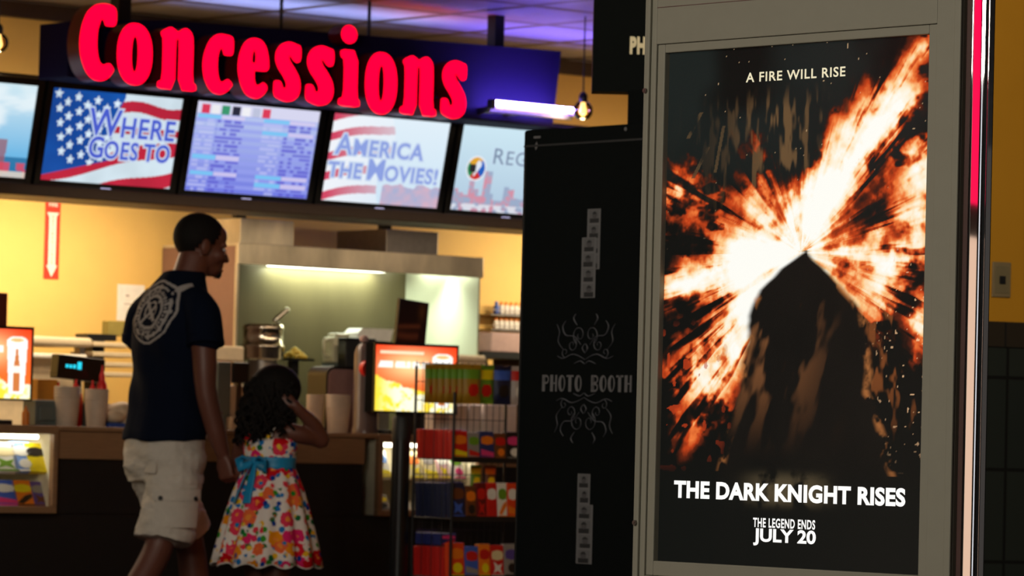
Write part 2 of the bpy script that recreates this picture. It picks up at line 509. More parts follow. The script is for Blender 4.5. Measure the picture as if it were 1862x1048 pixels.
def glyph(ch):
    if ch == 'o': return [(ell(.35, .5, .35, .52, 40, 2.25), [ell(.35, .5, .065, .30, 24, 2.2)])]
    if ch == 'c': return [(smooth_loop(G_c), [])]
    if ch == 'C': return [(smooth_loop(G_C), [])]
    if ch == 'e': return [(smooth_loop(G_e), [smooth_loop([(.30, .58), (.38, .58), (.385, .72), (.345, .82), (.305, .72)], 1)])]
    if ch == 's': return [(smooth_loop(G_s), [])]
    if ch == 'n': return [(smooth_loop(G_n, 1), [])]
    if ch == 'i': return [(smooth_loop(G_i, 1), []), (ell(.2, 1.25, .17, .16, 28), [])]
LET = [('C', 144, 211, 5, 148), ('o', 213, 277, 42, 153), ('n', 287, 358, 50, 164), ('c', 368, 424, 61, 172), ('e', 432, 489, 69, 179), ('s', 498, 547, 76, 186), ('s', 556, 607, 83, 193), ('i', 616, 655, 91, 194), ('o', 664, 722, 95, 206), ('n', 728, 794, 102, 210), ('s', 802, 848, 110, 217)]
for ch, x0, x1, y0, y1 in LET:
    a0, a1, z0, z1 = CF.rect(x0, y0, x1, y1, SD)
    gl = glyph(ch)
    W_ = max(p[0] for p in gl[0][0]); H_ = max(p[1] for p in gl[0][0])
    mb = MB()
    for outer, holes in gl:
        tr = lambda l: [(a0 + p[0] / W_ * (a1 - a0), z0 - 2.51 + p[1] / H_ * (z1 - z0)) for p in l]
        mb.prism(tr(outer), SD, SD + 0.10, [tr(h) for h in holes], 0, 1)
        # rear mounting stub back to the panel
    am = (a0 + a1) / 2 - 0.04
    mb.box(am - .012, am + .012, SD + 0.099, 1.001, z0 - 2.51 + .10, z0 - 2.51 + .14, 1)
    mb.build('letter', [sign_red, sign_side], sign)
for px, r in ((219, .034), (511, .006), (671, .006), (902, .03)):
    a = CF.hit(px, 40, 1.12)[0]
    MB().box(a - r, a + r, 1.12 - r, 1.12 + r, 0.27, CEIL - 2.51).build('hanger', M['gloss_black'], sign)

tube_m = mat('glowing_blue_tube', (0.3, 0.3, 0.9), 0.3, emit=(0.27, 0.18, 1.0), es=120, noise=0.0)
a0, z0 = CF.hit(896, 188, 0.86); a1, z1 = CF.hit(1043, 200, 0.86)
lt = thing('fluorescent_tube', 'glowing blue-violet fluorescent tube across the right end of the red-lettered sign', 'light', CF.W(a0, 0.86, (z0 + z1) / 2), TH)
MB().tube([(0, 0, 0), (a1 - a0, 0, 0)], .0135, 14).build('tube', tube_m, lt)
MB().box(-.01, a1 - a0 + .01, .02, .05, -.045, -.015).box(.02, .05, .05, .145, -.045, -.015).box(.18, .21, .05, .145, -.045, -.015).build('fitting', M['dark_steel'], lt, bevel=.003)
for x in (-.012, a1 - a0 - .012):
    MB().box(x, x + .022, -.014, .03, -.03, .016).build('end_cap', M['dark_steel'], lt, bevel=.003)

# ================================================================== MENU SCREENS
scr_m = attr_mat('screen_picture', 1.0, 0.02, 0.25)
blue_ink = mat('screen_blue_letters', (0, 0, 0), 0.4, emit=srgb(72, 92, 205), es=1.0, noise=0)
pale_ink = mat('screen_pale_letters', (0, 0, 0), 0.4, emit=srgb(205, 222, 245), es=0.95, noise=0)
blue_soft = mat('screen_soft_blue_letters', (0, 0, 0), 0.4, emit=srgb(140, 160, 225), es=1.0, noise=0)
grey_ink = mat('screen_grey_letters', (0, 0, 0), 0.4, emit=srgb(120, 140, 165), es=1.0, noise=0)
badge_m = mat('glowing_badge', (0.5, 0.5, 0.6), 0.4, emit=(0.62, 0.6, 1.0), es=1.0, noise=0)
SW, SH = 0.722, 0.428
C_ = lambda *c: np.array(srgb(*c))
def sky(S, T, top, bot):
    return lerp(np.broadcast_to(C_(*top), S.shape + (3,)), C_(*bot), T)
def scr_sea(S, T):
    im = sky(S, T, (205, 232, 242), (30, 165, 225))
    im = lerp(im, C_(235, 246, 250), sstep(.45, .75, fbm(S * 3, T * 5, 4, 5)) * (T < .6) * .8)
    im = lerp(im, C_(20, 100, 150), ((T > .78) * 1.0) * .8)
    gl = (np.abs(S - .80 - (T - .75) * .0) < .05 - .02 * T) & (T > .60) | (np.abs(S - .62) < .06) & (T > .64)
    im = lerp(im, C_(150, 90, 100), gl * .8)
    im = lerp(im, C_(220, 70, 90), (T > .84) * (vnoise(S * 20, T * 8, 3) > .4) * .8)
    im = lerp(im, C_(225, 215, 200), (T > .94) * .8)
    return im
def star(S, T, cx, cy, r, asp=SW / SH):
    x, y = (S - cx) * asp, T - cy
    an = np.arctan2(x, -y); rr = np.hypot(x, y)
    k = np.cos(PI / 5) / np.cos(((an + PI / 5) % (2 * PI / 5)) - PI / 5) 
    k2 = .42 + .58 * (np.abs(((an) % (2 * PI / 5)) - PI / 5) / (PI / 5)) ** 1.3
    return rr < r * k2
def scr_flag(S, T):
    Tw = T + .025 * np.sin(S * 9 + T * 3) 
    k = (Tw * 5.6 + S * 1.9 * (T > .45) - .35 * (1 - S)) % 1.8
    im = np.where((k < .9)[..., None], C_(205, 225, 236), C_(190, 38, 62))
    im = np.where(((Tw * 5.6 + S * 2.2) % 1.9 < 1.0)[..., None], C_(208, 226, 236), C_(188, 34, 60))
    top = (T < .5)
    band = ((T - .02 * np.sin(S * 14)) % .34)
    im = np.where(top[..., None], np.where(((T + .03 * np.sin(S * 12) > .10) & (T + .03 * np.sin(S * 12) < .22) | (T > .36) & (T < .44))[..., None], C_(180, 34, 58), C_(205, 222, 232)), im)
    can = (S < .56 - .06 * sstep(0, .3, T)) & (T < .95 - .42 * S) | (S < .48) & (T < .80 - .12 * S)
    im = np.where(can[..., None], lerp(np.broadcast_to(C_(18, 88, 175), S.shape + (3,)), C_(14, 60, 140), fbm(S * 3, T * 3, 3, 9)), im)
    st = np.zeros_like(S, bool)
    for i in range(8):
        for j in range(6):
            cx = .05 + .075 * i + .02 * j; cy = .06 + .155 * j + (.07 if i % 2 else 0) + .01 * i
            if cx < .54 and cy < .86 - .2 * cx: st |= star(S, T, cx, cy, .055)
    im = np.where((st & can)[..., None], C_(215, 232, 244), im)
    im = im * (.85 + .3 * fbm(S * 5, T * 3, 3, 2))[..., None]
    return im
def scr_table(S, T):
    im = sky(S, T, (190, 205, 240), (110, 120, 225))
    row = (T * 22).astype(int); rf = T * 22 - row
    r = vnoise(row * 3.7, row * 1.3, 4)
    im = lerp(im, C_(150, 160, 238), (row % 2 == 0) * .7)
    for c, (u0, u1) in enumerate(((.02, .40), (.55, .98))):
        pos = (S - u0) / (u1 - u0)
        inside = (pos > 0) & (pos < 1)
        head = (vnoise(row * 1.9 + c * 7, row * .7, 8) > .72)
        im = lerp(im, C_(120, 200, 245), inside * head * (pos < .5) * .9)
        im = lerp(im, C_(215, 205, 240), inside * head * (pos > .5) * .8)
        wd = (vnoise(np.floor(pos * 14), row * 2.1 + c * 5, 3) > .36) & (rf > .22) & (rf < .85) & ~head
        im = lerp(im, C_(88, 84, 205), inside * wd * .75 * (pos > .42))
        im = lerp(im, C_(200, 205, 245), inside * wd * .5 * (pos < .38))
    top = T < .13
    im = lerp(im, C_(215, 215, 240), top * 1.0)
    for k, col in enumerate(((215, 60, 90), (235, 235, 240), (60, 150, 110), (40, 40, 60), (240, 240, 245), (190, 195, 220), (220, 60, 90))):
        x = .04 + k * .082
        im = lerp(im, C_(*col), top * (T > .03) * (S > x) * (S < x + .065))
    return im
def scr_pale(S, T):
    im = sky(S, T, (225, 240, 250), (205, 228, 245))
    w_ = S < .5 + .05 * np.sin(T * 6)
    k = (T * 4.4 + S * 1.3 + .12 * np.sin(S * 8)) % 1.0
    fl = np.where((k < .42)[..., None], C_(210, 70, 100), C_(240, 244, 250))
    im = lerp(im, fl, w_ * (1.05 - S * 1.2))
    city = (T > .80 - .06 * vnoise(S * 26, S * 0, 6)) & (S > .5)
    im = lerp(im, lerp(np.broadcast_to(C_(150, 170, 210), S.shape + (3,)), C_(225, 170, 185), fbm(S * 18, T * 12, 3, 4)), city * .9)
    return im
def scr_city(S, T):
    im = sky(S, T, (205, 232, 244), (175, 200, 222))
    hgt = .62 + .25 * vnoise(np.floor(S * 22), S * 0, 11) 
    city = (T > hgt) | (T > .52) & (np.abs(S - .30) < .035)
    c = lerp(np.broadcast_to(C_(150, 165, 195), S.shape + (3,)), C_(215, 130, 150), sstep(.4, .7, fbm(S * 22, T * 16, 3, 4)))
    im = lerp(im, c, city * .85)
    im = lerp(im, C_(220, 225, 235), (T > .92) * (vnoise(S * 30, T * 20, 2) > .5) * .9)
    # round four coloured emblem
    x, y = (S - .175) * SW / SH, T - .50
    rr = np.hypot(x, y); an = np.arctan2(-y, x)
    im = lerp(im, C_(235, 238, 245), (rr < .15) * 1.0)
    q = np.where((an > .9)[..., None] & (an < 2.6)[..., None], C_(225, 165, 50), np.where((np.abs(an) <= .9)[..., None], C_(35, 95, 190), np.where((an > -2.2)[..., None] & (an < 0)[..., None], C_(205, 50, 45), C_(40, 140, 85))))
    im = np.where((rr < .13)[..., None], q, im)
    im = np.where(((rr < .10) & (np.abs(x + y * .75) < .05) & (x + .3 * y < .06) & (x > -.03))[..., None], C_(225, 232, 242), im)
    im = np.where(((rr < .10) & (x < .0) & (np.abs(y) < .045))[..., None], C_(40, 40, 45), im)
    return im
SCR = [(scr_sea, 'wall screen at the left showing tumblers under a cyan sky'), (scr_flag, 'wall screen with the starred flag and the words Where Goes To'), (scr_table, 'wall screen with the violet timetable of many small rows'), (scr_pale, 'wall screen with a pale flag and the words America the Movies'), (scr_city, 'wall screen with a four-coloured ball above a pale skyline')]
for i, (fn, lab) in enumerate(SCR):
    tv = thing('menu_screen', lab, 'screen', CF.W(0.209 + 0.807 * (i - 1), 1.392, 2.10), TH, 'menu screens in a row above the counter')
    tv.rotation_euler = (R(12.5), 0, TH)
    fr = MB().box(-.034, SW + .034, 0.0, .045, -.05, SH + .032)
    fr.build('housing', M['gloss_black'], tv, bevel=.004)
    bz = MB()
    for x0, x1, z0, z1 in ((-.034, 0, -.05, SH + .032), (SW, SW + .034, -.05, SH + .032), (0, SW, SH, SH + .032), (0, SW, -.05, 0)):
        bz.box(x0, x1, -.010, 0.0, z0, z1)
    bz.build('bezel', M['gloss_black'], tv, bevel=.002)
    sc_ = colour_grid('display', SW, SH, 200, 118, fn, scr_m, tv, -.002)
    MB().box(SW * .5 - .028, SW * .5 + .028, -.013, -.010, -.036, -.018).build('badge', badge_m, tv, bevel=.003)
    def line(words, z, x0, x1, inks, off=(0.010, 0.0022)):
        """one line of small capitals fitted between x0 and x1; each word a part with its pale outline behind"""
        lay, cx = [], 0.0
        for wd in words:
            for txt, sz in wd:
                mb = MB().text(txt, sz, 0, 0, 0, 0, 0, 1.0, 'LEFT', sp=1.1)
                X = [v[0] for v in mb.v]
                lay.append((wd, txt, sz, cx - min(X))); cx += max(X) - min(X) + .012
            cx += .028
        k = (x1 - x0) / (cx - .04)
        for wd in words:
            for ink, o_, y in ((inks[0], off[0], -.004), (inks[1], off[1], -.006)):
                mb = MB()
                for w2, txt, sz, dx in lay:
                    if w2 is wd:
                        mb.text(txt, sz, x0 + dx * k, z, y, .0006, o_, k, 'LEFT', sp=1.1)
                mb.build('lettering', ink, sc_)
    if i == 1:
        line([[('W', .180), ('HERE', .132)]], .226, .218, .700, (pale_ink, blue_ink))
        line([[('G', .140), ('OES', .116)], [('TO', .116)]], .122, .240, .690, (pale_ink, blue_ink))
    if i == 3:
        line([[('A', .142), ('MERICA', .110)]], .232, .040, .580, (pale_ink, blue_soft))
        line([[('THE', .105)], [('M', .145), ('OVIES!', .105)]], .118, .016, .690, (pale_ink, blue_soft))
    if i == 4:
        line([[('R', .115), ('EG', .100)]], .245, .225, .44, (pale_ink, grey_ink), (.002, .0))
# ================================================================== PHOTO BOOTH
M['booth_black'] = mat('booth_black_laminate', (.003, .004, .004), .6, spec=.04)
booth = thing('photo_booth', 'tall black photo booth with scroll ornament and deco lettering', 'photo booth', BF.W(-0.014, 0, 0), BF.th)
MB().box(0, .66, 0, .80, .04, 1.92).build('cabinet', M['booth_black'], booth, bevel=.006)
MB().box(.02, .64, .02, .78, 0, .04).build('plinth', M['black'], booth)
MB().box(.006, .654, -.004, .002, 1.868, 1.874).box(.012, .016, -.004, .002, .05, 1.87).build('seam_strip', M['black'], booth)
hx0 = .246
MB().box(.345, .475, .12, .24, 1.92, 2.036).build('post', M['booth_black'], booth)
hd = MB()
HM = Matrix.Translation((hx0, 0.06, 2.035)) @ Matrix.Rotation(R(50), 4, 'Z')
hd.box(0, .62, 0, .10, 0, .42, 0, HM)
hdo = hd.build('header_sign', M['booth_black'], booth)
gold = mat('pale_gold_lettering', (0.62, 0.53, 0.33), 0.5, emit=(0.62, 0.53, 0.33), es=0.08, noise=.02)
MB().text('PHOTO', .068, .112, .120, -.002, .001, .004, .55, 'LEFT', sp=1.15, M=HM).build('lettering', gold, hdo)
decal = mat('grey_booth_print', (0.09, 0.086, 0.09), 0.6, emit=(.2, .19, .2), es=.0, noise=.05)
decal2 = mat('dim_booth_print', (0.05, 0.05, 0.06), 0.6, noise=.05)
a0, z0 = BF.hit(986, 712); a1, z1 = BF.hit(1152, 683); a0 += .014; a1 += .014
HT = z1 - z0
# deco lettering: the strokes are drawn as bars, thick left stem and fine right stem
pl = None
def bar(x0, x1, z0_, z1_):
    pl.box(x0, x1, -.0015, .0005, z0_, z1_)
LW = (a1 - a0) / 11.0
pl = MB()
for k, ch in enumerate('PHOTO BOOTH'):
    if ch == ' ':
        pl.build('deco_lettering', decal, booth); pl = MB(); continue
    x = a0 + k * LW; wv = LW * .82; t = LW * .34
    if ch in 'PHB':
        bar(x, x + t, z0, z1)
    if ch == 'H':
        bar(x + wv - t * .6, x + wv, z0, z1); bar(x + t, x + wv - t * .6, z0 + HT * .46, z0 + HT * .54)
    if ch == 'P':
        pl.prism(ell(x + wv * .55, z0 + HT * .72, wv * .45, HT * .28, 20), -.0015, .0005, [ell(x + wv * .6, z0 + HT * .72, wv * .25, HT * .16, 14)])
    if ch == 'B':
        for c in (.74, .26):
            pl.prism(ell(x + wv * .55, z0 + HT * c, wv * .45, HT * .26, 20), -.0015, .0005, [ell(x + wv * .6, z0 + HT * c, wv * .25, HT * .15, 14)])
    if ch == 'O':
        pl.prism(ell(x + wv * .5, z0 + HT * .5, wv * .5, HT * .5, 24), -.0015, .0005, [ell(x + wv * .62, z0 + HT * .5, wv * .22, HT * .40, 16)])
    if ch == 'T':
        bar(x, x + wv, z1 - HT * .12, z1); bar(x + wv * .5 - t * .5, x + wv * .5 + t * .5, z0, z1)
pl.build('deco_lettering', decal, booth)
# scroll ornament above and below, mirrored left/right
cx = (a0 + a1) / 2 - .012
orn = MB()
def spiral(x, z, r0, turns, a_start, sx, sz, thick=.0028):
    pts = []
    for i in range(26):
        f = i / 25; an = a_start + turns * 2 * PI * f; rr = r0 * (1 - .82 * f)
        pts.append((cx + sx * (x + rr * math.cos(an)), -.001, sz(z + rr * math.sin(an))))
    orn.tube(pts, [thick * (1 - .5 * i / 25) for i in range(26)], 6, flat=.5)
def vine(pl_, sx, sz, thick=.0028):
    P = [Vector((p[0], p[1], 0)) for p in pl_]
    pts = []
    for i in range(len(P) - 1):
        p0, p1, p2, p3 = P[max(i - 1, 0)], P[i], P[i + 1], P[min(i + 2, len(P) - 1)]
        for k in range(8):
            t = k / 8
            q = 0.5 * ((2 * p1) + (p2 - p0) * t + (2 * p0 - 5 * p1 + 4 * p2 - p3) * t * t + (3 * p1 - p0 - 3 * p2 + p3) * t ** 3)
            pts.append((cx + sx * q.x, -.001, sz(q.y)))
    n = len(pts)
    orn.tube(pts, [thick * (.5 + math.sin(PI * i / n) * .8) for i in range(n)], 6, flat=.5)
for zc, sg in ((1.212, 1), (1.098, -1)):
    sz = lambda v: zc + sg * v
    orn = MB()
    for sx in (1, -1):
        spiral(.028, .075, .030, 1.3, -1.2, sx, sz)
        spiral(.060, .045, .022, 1.2, 2.2, sx, sz)
        spiral(.092, .022, .018, 1.2, -2.6, sx, sz)
        vine([(.0, .0), (.03, .012), (.06, .016), (.10, .004), (.13, .012)], sx, sz)
        vine([(.02, .045), (.05, .07), (.09, .075), (.105, .10), (.09, .12)], sx, sz)
        vine([(.10, .03), (.125, .055), (.12, .085), (.135, .11)], sx, sz, .002)
        vine([(.0, .02), (.012, .035), (.0, .05)], sx, sz)
        vine([(.04, .105), (.055, .125), (.045, .14)], sx, sz)
        vine([(.05, -.012), (.02, -.004), (.0, -.014)], sx, sz)
    orn.build('scroll_ornament', decal2, booth)
strip_m = attr_mat('photo_strip_print', 0.0, 1.0, 0.6)
def photo_strip(px0, px1, y0, y1, seed, n=4):
    a0, a1, z0, z1 = BF.rect(px0, y0, px1, y1)
    def fn(S, T):
        cell = np.floor(T * n); f = T * n - cell
        im = np.broadcast_to(np.array((.10, .097, .10)), S.shape + (3,)).copy()
        ins = (S > .1) & (S < .9) & (f > .06) & (f < .94)
        ox = .5 + .2 * (vnoise(cell * 3.3, cell * 0 + seed, seed) - .5)
        head = np.hypot((S - ox) * 1.3, (f - .42)) < .24
        body = (f > .62) & (np.abs(S - ox) < .34)
        bgc = .08 + .05 * vnoise(cell * 5.1, cell * 0, seed + 3)
        im = lerp(im, (0.08, .078, .08), ins * 1.0)
        im = lerp(im, (0.012, .012, .013), ins * ((body | head & (f < .40)) * 1.0))
        im = lerp(im, (0.05, .047, .05), ins * (head & (f >= .36)) * 1.0)
        return im
    o = colour_grid('photo_strip', a1 - a0, z1 - z0, 20, 110, fn, strip_m, booth, -.0012 - .0004 * (seed % 3), z0, a0 + .014)
photo_strip(1068, 1092, 380, 490, 1, 4)
photo_strip(1058, 1084, 432, 542, 2, 4)
photo_strip(1050, 1073, 862, 970, 4, 4)
photo_strip(1049, 1078, 918, 1026, 5, 4)
a, z = BF.hit(975, 266)
MB().prism([(a + .014, z - .012), (a + .024, z), (a + .016, z + .014), (a + .006, z)], -.001, .0005).box(a + .002, a + .034, -.001, .0005, z + .024, z + .031).build('corner_emblem', decal, booth)
a, z = BF.hit(1138, 220)
MB().tube([(a + .014, -.001, 1.905), (a + .014, .001, 1.905)], .006, 12).build('screw', decal, booth)

# ================================================================== POSTER CASE
pc = thing('poster_display_case', 'tall warm grey metal light box case holding the glowing film poster', 'poster case', PF.W(0, 0, 0), PF.th)
PX0, PX1, PZ0, PZ1 = 0.021, 0.706, 0.733, 1.747
L, Rr, TOP = -0.026, 0.791, 2.06
MB().box(L + .006, Rr - .004, .0, .03, .06, TOP).box(L + .006, Rr - .28, .03, .24, .06, TOP).build('cabinet', M['grey_frame'], pc, bevel=.004)
MB().box(L + .03, Rr - .30, .02, .22, 0, .06).box(L + .03, Rr - .03, .004, .026, 0, .06).build('plinth', M['black'], pc)
MB().box(L, PX0 - .02, -.022, .0, .30, TOP).box(PX1 + .022, Rr, -.022, .0, .30, TOP).box(PX0 - .02, PX1 + .022, -.022, 0, PZ1 + .018, TOP).box(PX0 - .02, PX1 + .022, -.022, 0, .30, PZ0 - .03).build('frame', M['grey_frame'], pc, bevel=.0015)
ins = MB()
for x0, x1, z0, z1 in ((PX0 - .0195, PX0, PZ0 - .0295, PZ1 + .0175), (PX1, PX1 + .0215, PZ0 - .0295, PZ1 + .0175), (PX0, PX1, PZ1, PZ1 + .0175), (PX0, PX1, PZ0 - .0295, PZ0)):
    ins.box(x0, x1, -.018, 0, z0, z1)
ins.build('inner_frame', M['grey_frame'], pc, bevel=.002)
lip = MB().box(L, L + .014, -.029, -.022, .30, TOP).box(Rr - .016, Rr, -.029, -.022, .30, TOP)
lip.build('edge_lip', M['grey_frame'], pc, bevel=.002)
for px, py in ((1180, 168), (1151, 950)):
    a, z = PF.hit(px, py)
    MB().tube([(L + .007, -.034, z), (L + .007, -.028, z)], .005, 12).box(L + .004, L + .010, -.036, -.033, z - .0015, z + .0015).build('lock', M['dark_steel'], pc)
# chrome corner column on the right
MB().box(Rr + .001, Rr + .012, -.012, .03, .06, TOP).build('corner_gap', mat('red_brown_gap', (.07, .03, .025), .5), pc)
def arc_strip(name, x0, x1, y, bulge, m, tilt=0.0):
    """tall chrome strip with a slightly bowed face between x0 and x1"""
    n = 14
    ring = [(x0 + (x1 - x0) * k / n, y - bulge * (1 - (2 * k / n - 1) ** 2) + tilt * (x1 - x0) * (k / n - .5)) for k in range(n + 1)]
    out = [(x1, .008), (x0, .008)]
    rings = [[(x, yy, z) for x, yy in ring + out] for z in (0, 2.06)]
    MB().loft(rings, sm=False).build(name, m, pc)
arc_strip('chrome_bead', Rr + .005, Rr + .014, -.009, .0003, M['chrome'], .29)
arc_strip('chrome_face', Rr + .0145, Rr + .034, -.010, .0002, M['chrome'])
arc_strip('chrome_bead', Rr + .0345, Rr + .042, -.009, .0002, M['chrome'], .29)
arc_strip('chrome_bead', Rr + .046, Rr + .050, -.004, .0006, M['chrome'], .2)
MB().box(Rr + .005, Rr + .050, .0085, .010, .0, 2.06).build('column_core', M['black'], pc)
MB().box(PX0 - .02, PX1 + .022, -.0228, -.0215, 1.838, 1.8395).build('seam', M['dark_steel'], pc)

poster_m = attr_mat('backlit_poster_print', 1.0, 0.008, 0.6, spec=0.0)
def poster(S, T):
    X = S * .677; Y = T
    cx, cy = .53 * .677, .40
    n1 = fbm(X * 9, Y * 9, 5, 1); n2 = fbm(X * 30, Y * 30, 4, 2); n3 = fbm(X * 70, Y * 70, 3, 7)
    ang = np.arctan2(-(Y - cy), X - cx); rad = np.hypot(X - cx, Y - cy)
    ray_ = fbm(ang * 7 + 20, rad * 3, 4, 5)
    ray2 = fbm(ang * 22 + 60, rad * 7, 3, 15)
    def plume(x0, y0, x1, y1, w0, w1):
        dx, dy = x1 - x0, y1 - y0; L2 = dx * dx + dy * dy
        t = np.clip(((X - x0) * dx + (Y - y0) * dy) / L2, 0, 1)
        d = np.hypot(X - x0 - t * dx, Y - y0 - t * dy)
        return 1 - d / (w0 + (w1 - w0) * t)
    heat = np.maximum.reduce([
        plume(cx + .02, cy - .07, .59, .13, .205, .115),
        plume(cx - .03, cy - .01, .02, .46, .20, .06) ,
        plume(cx - .05, cy + .04, .10, .66, .18, .15) * .84,
        plume(cx - .02, cy - .06, .22, .15, .17, .14) * .68,
        plume(cx + .08, cy + .0, .60, .42, .19, .19) * .74,
        plume(.12, .58, .07, .80, .14, .11) * .60,
        plume(.56, .12, .645, .02, .08, .05) * .66,
        plume(.14, .36, .03, .27, .18, .14) * .64,
        plume(.64, .22, .66, .48, .16, .15) * .64])
    heat = heat + (ray_ - .5) * .55 + (n1 - .5) * .75 + (n2 - .5) * .40 + (n3 - .5) * .16
    # radial debris streaks cut the fire
    deb = sstep(.50, .70, ray2) * sstep(.10, .26, rad) * sstep(1.0, .5, heat)
    heat = heat - deb * .42 - sstep(.55, .7, fbm(X * 16, Y * 26, 4, 33)) * .35 * sstep(.8, .4, heat)
    # wedge dark at the top middle and outside
    heat = heat - sstep(.27, .10, Y) * sstep(.50, .36, X) * .6
    heat = heat - .02 - sstep(.52, .68, fbm(X * 13 + 5, Y * 13, 5, 81)) * .24 * sstep(.98, .62, heat)
    heat = heat * sstep(1.0, .70, Y + .1 * (n1 - .5)) - sstep(.66, .86, Y) * .4
    stops = [(.02, (9, 11, 9)), (.12, (38, 17, 9)), (.24, (98, 34, 14)), (.36, (196, 66, 22)), (.48, (242, 124, 58)), (.60, (254, 200, 134)), (.74, (255, 240, 210)), (.9, (255, 254, 246))]
    hv = [s_[0] for s_ in stops]; cv = np.array([srgb(*s_[1]) for s_ in stops])
    im = np.stack([np.interp(heat, hv, cv[:, k]) for k in range(3)], -1)
    # cold smoke tint top left
    im = lerp(im, C_(28, 36, 34), sstep(.35, .7, fbm(X * 5, Y * 5, 3, 21)) * sstep(.25, .05, heat) * sstep(.5, .1, Y) * .7)
    # scorched lattice of debris in the dark sky behind the fire
    lat = sstep(.56, .74, fbm(X * 60, Y * 14, 3, 71)) * sstep(.07, .13, Y) * sstep(.42, .22, Y) * np.exp(-((X - .30) / .13) ** 2)
    im = lerp(im, C_(150, 112, 70), lat * sstep(.55, .2, heat) * .42)
    for x0, y0, x1, y1 in ((.055, .17, .09, .12), (.07, .25, .11, .19), (.13, .24, .15, .15)):
        d_ = np.abs((X - x0) * (y1 - y0) - (Y - y0) * (x1 - x0)) / math.hypot(x1 - x0, y1 - y0)
        im = lerp(im, C_(84, 66, 44), (d_ < .004) * (Y < y0) * (Y > y1) * .8 * sstep(.3, .6, n2))
    # embers and sparks
    sp = vnoise(X * 150, Y * 150, 40)
    dens = sstep(.44, .70, X) * sstep(.30, .50, Y) * sstep(.84, .66, Y)
    im = lerp(im, C_(250, 200, 150), (sp > .93 - .03 * dens) * dens * .9)
    im = lerp(im, C_(240, 200, 150), (sp > .975) * sstep(.45, .1, Y) * .6)
    im = lerp(im, C_(190, 62, 24), (vnoise(X * 60, Y * 60, 44) > .80) * sstep(.22, .1, X) * sstep(.52, .6, Y) * sstep(.84, .7, Y) * .7)
    im = lerp(im, C_(150, 84, 40), sstep(.60, .72, fbm(X * 45, Y * 20, 3, 46)) * sstep(.42, .5, X) * sstep(.42, .5, Y) * sstep(.80, .62, Y) * sstep(.35, .15, heat) * .55)
    # plain jagged dark rock mass standing in the middle of the fire
    prof = np.interp(Y, [.40, .43, .47, .52, .60, .72, .82, .90], [.0, .055, .105, .135, .15, .18, .215, .23])
    edge = prof + .030 * (fbm(Y * 9, X * 0 + (X > .375) * 5, 4, 51) - .5) * 2
    mid = .372 + .025 * (Y - .4)
    ins_ = sstep(.012, -.006, np.abs(X - mid) - edge) * (Y > .395)
    rk = fbm(X * 11, Y * 7, 5, 61)
    ridge = sstep(.50, .64, fbm(X * 18 + Y * 6, Y * 7, 4, 62)) * sstep(.12, -.10, X - mid) * sstep(.80, .55, Y)
    rock = lerp(np.broadcast_to(C_(20, 17, 13), S.shape + (3,)), C_(7, 8, 7), rk)
    rock = lerp(rock, C_(150, 96, 56), ridge * .62)
    im = lerp(im, rock, ins_)
    rim = sstep(.016, .0, np.abs(np.abs(X - mid) - edge)) * (Y > .46) * (Y < .82) * sstep(.45, .62, n2)
    im = lerp(im, C_(205, 128, 68), rim * .55)
    # bottom fades to near black green
    im = lerp(im, C_(9, 12, 10), sstep(.76, .90, Y) * .9)
    # plain tan smear behind the title
    sm = np.exp(-((X - .335) / .10) ** 4 - ((Y - .852) / .030) ** 4)
    im = lerp(im, C_(88, 76, 54), sm * .75 * sstep(.35, .5, n2 * .6 + n1 * .4))
    return im
pr = colour_grid('poster_print', PX1 - PX0, PZ1 - PZ0, 340, 520, poster, poster_m, pc, -.004, PZ0, PX0)
white_ink = mat('glowing_white_print', (.0, .0, .0), .4, emit=(1, .98, .94), es=1.05, noise=0)
cream_ink = mat('glowing_cream_print', (.0, .0, .0), .4, emit=srgb(236, 226, 190), es=1.0, noise=0)
def pline(txt, x0, x1, yb, yt, ink, off, sp=1.0):
    (a0, z0), (a1, _) = PF.hit(x0, yb[0]), PF.hit(x1, yb[1])
    _, zt = PF.hit((x0 + x1) / 2, yt)
    zb = (PF.hit(x0, yb[0])[1] + PF.hit(x1, yb[1])[1]) / 2
    mb = MB().text(txt, 1.0, 0, 0, 0, .0, off, 1.0, 'LEFT', sp=sp)
    X = [v[0] for v in mb.v]; Z = [v[2] for v in mb.v]
    sx = (a1 - a0) / (max(X) - min(X)); sz = (zt - zb) / (max(Z) - min(Z))
    mb.v = [(a0 + (v[0] - min(X)) * sx, -.0062, zb + (v[2] - min(Z)) * sz) for v in mb.v]
    mb.build('printed_lettering', ink, pr)
pline('A FIRE WILL RISE', 1360, 1541, (152, 138), 127, cream_ink, .018, 1.12)
pline('THE DARK KNIGHT RISES', 1229, 1650, (908, 920), 881, white_ink, .045, 1.06)
pline('THE LEGEND ENDS', 1373, 1486, (960, 963), 944, white_ink, .03, 1.12)
pline('JULY 20', 1373, 1487, (993, 997), 963, white_ink, .035, 1.0)
MB().box(PX0 - .001, PX1 + .001, -.0135, -.0105, PZ0 - .001, PZ1 + .001).build('glass_pane', glass_mat('case_glass', (1, 1, 1), 0.005, .22), pc)

# light switch on the ochre wall
sw = thing('light_switch', 'beige light switch plate on the ochre wall right of the poster case', 'switch', RF.W(-.013, 0, 1.53), RF.th)
MB().box(-.036, .036, -.006, 0, -.058, .058).build('plate', mat('aged_beige_plate', (.26, .19, .10), .5), sw, bevel=.003)
MB().box(-.010, .012, -.012, -.006, -.014, .012).build('rocker', M['black'], sw, bevel=.001)
MB().box(-.026, .028, -.0075, -.006, -.045, .045).build('inset', mat('beige_inset', (.22, .17, .09), .5), sw, bevel=.001)
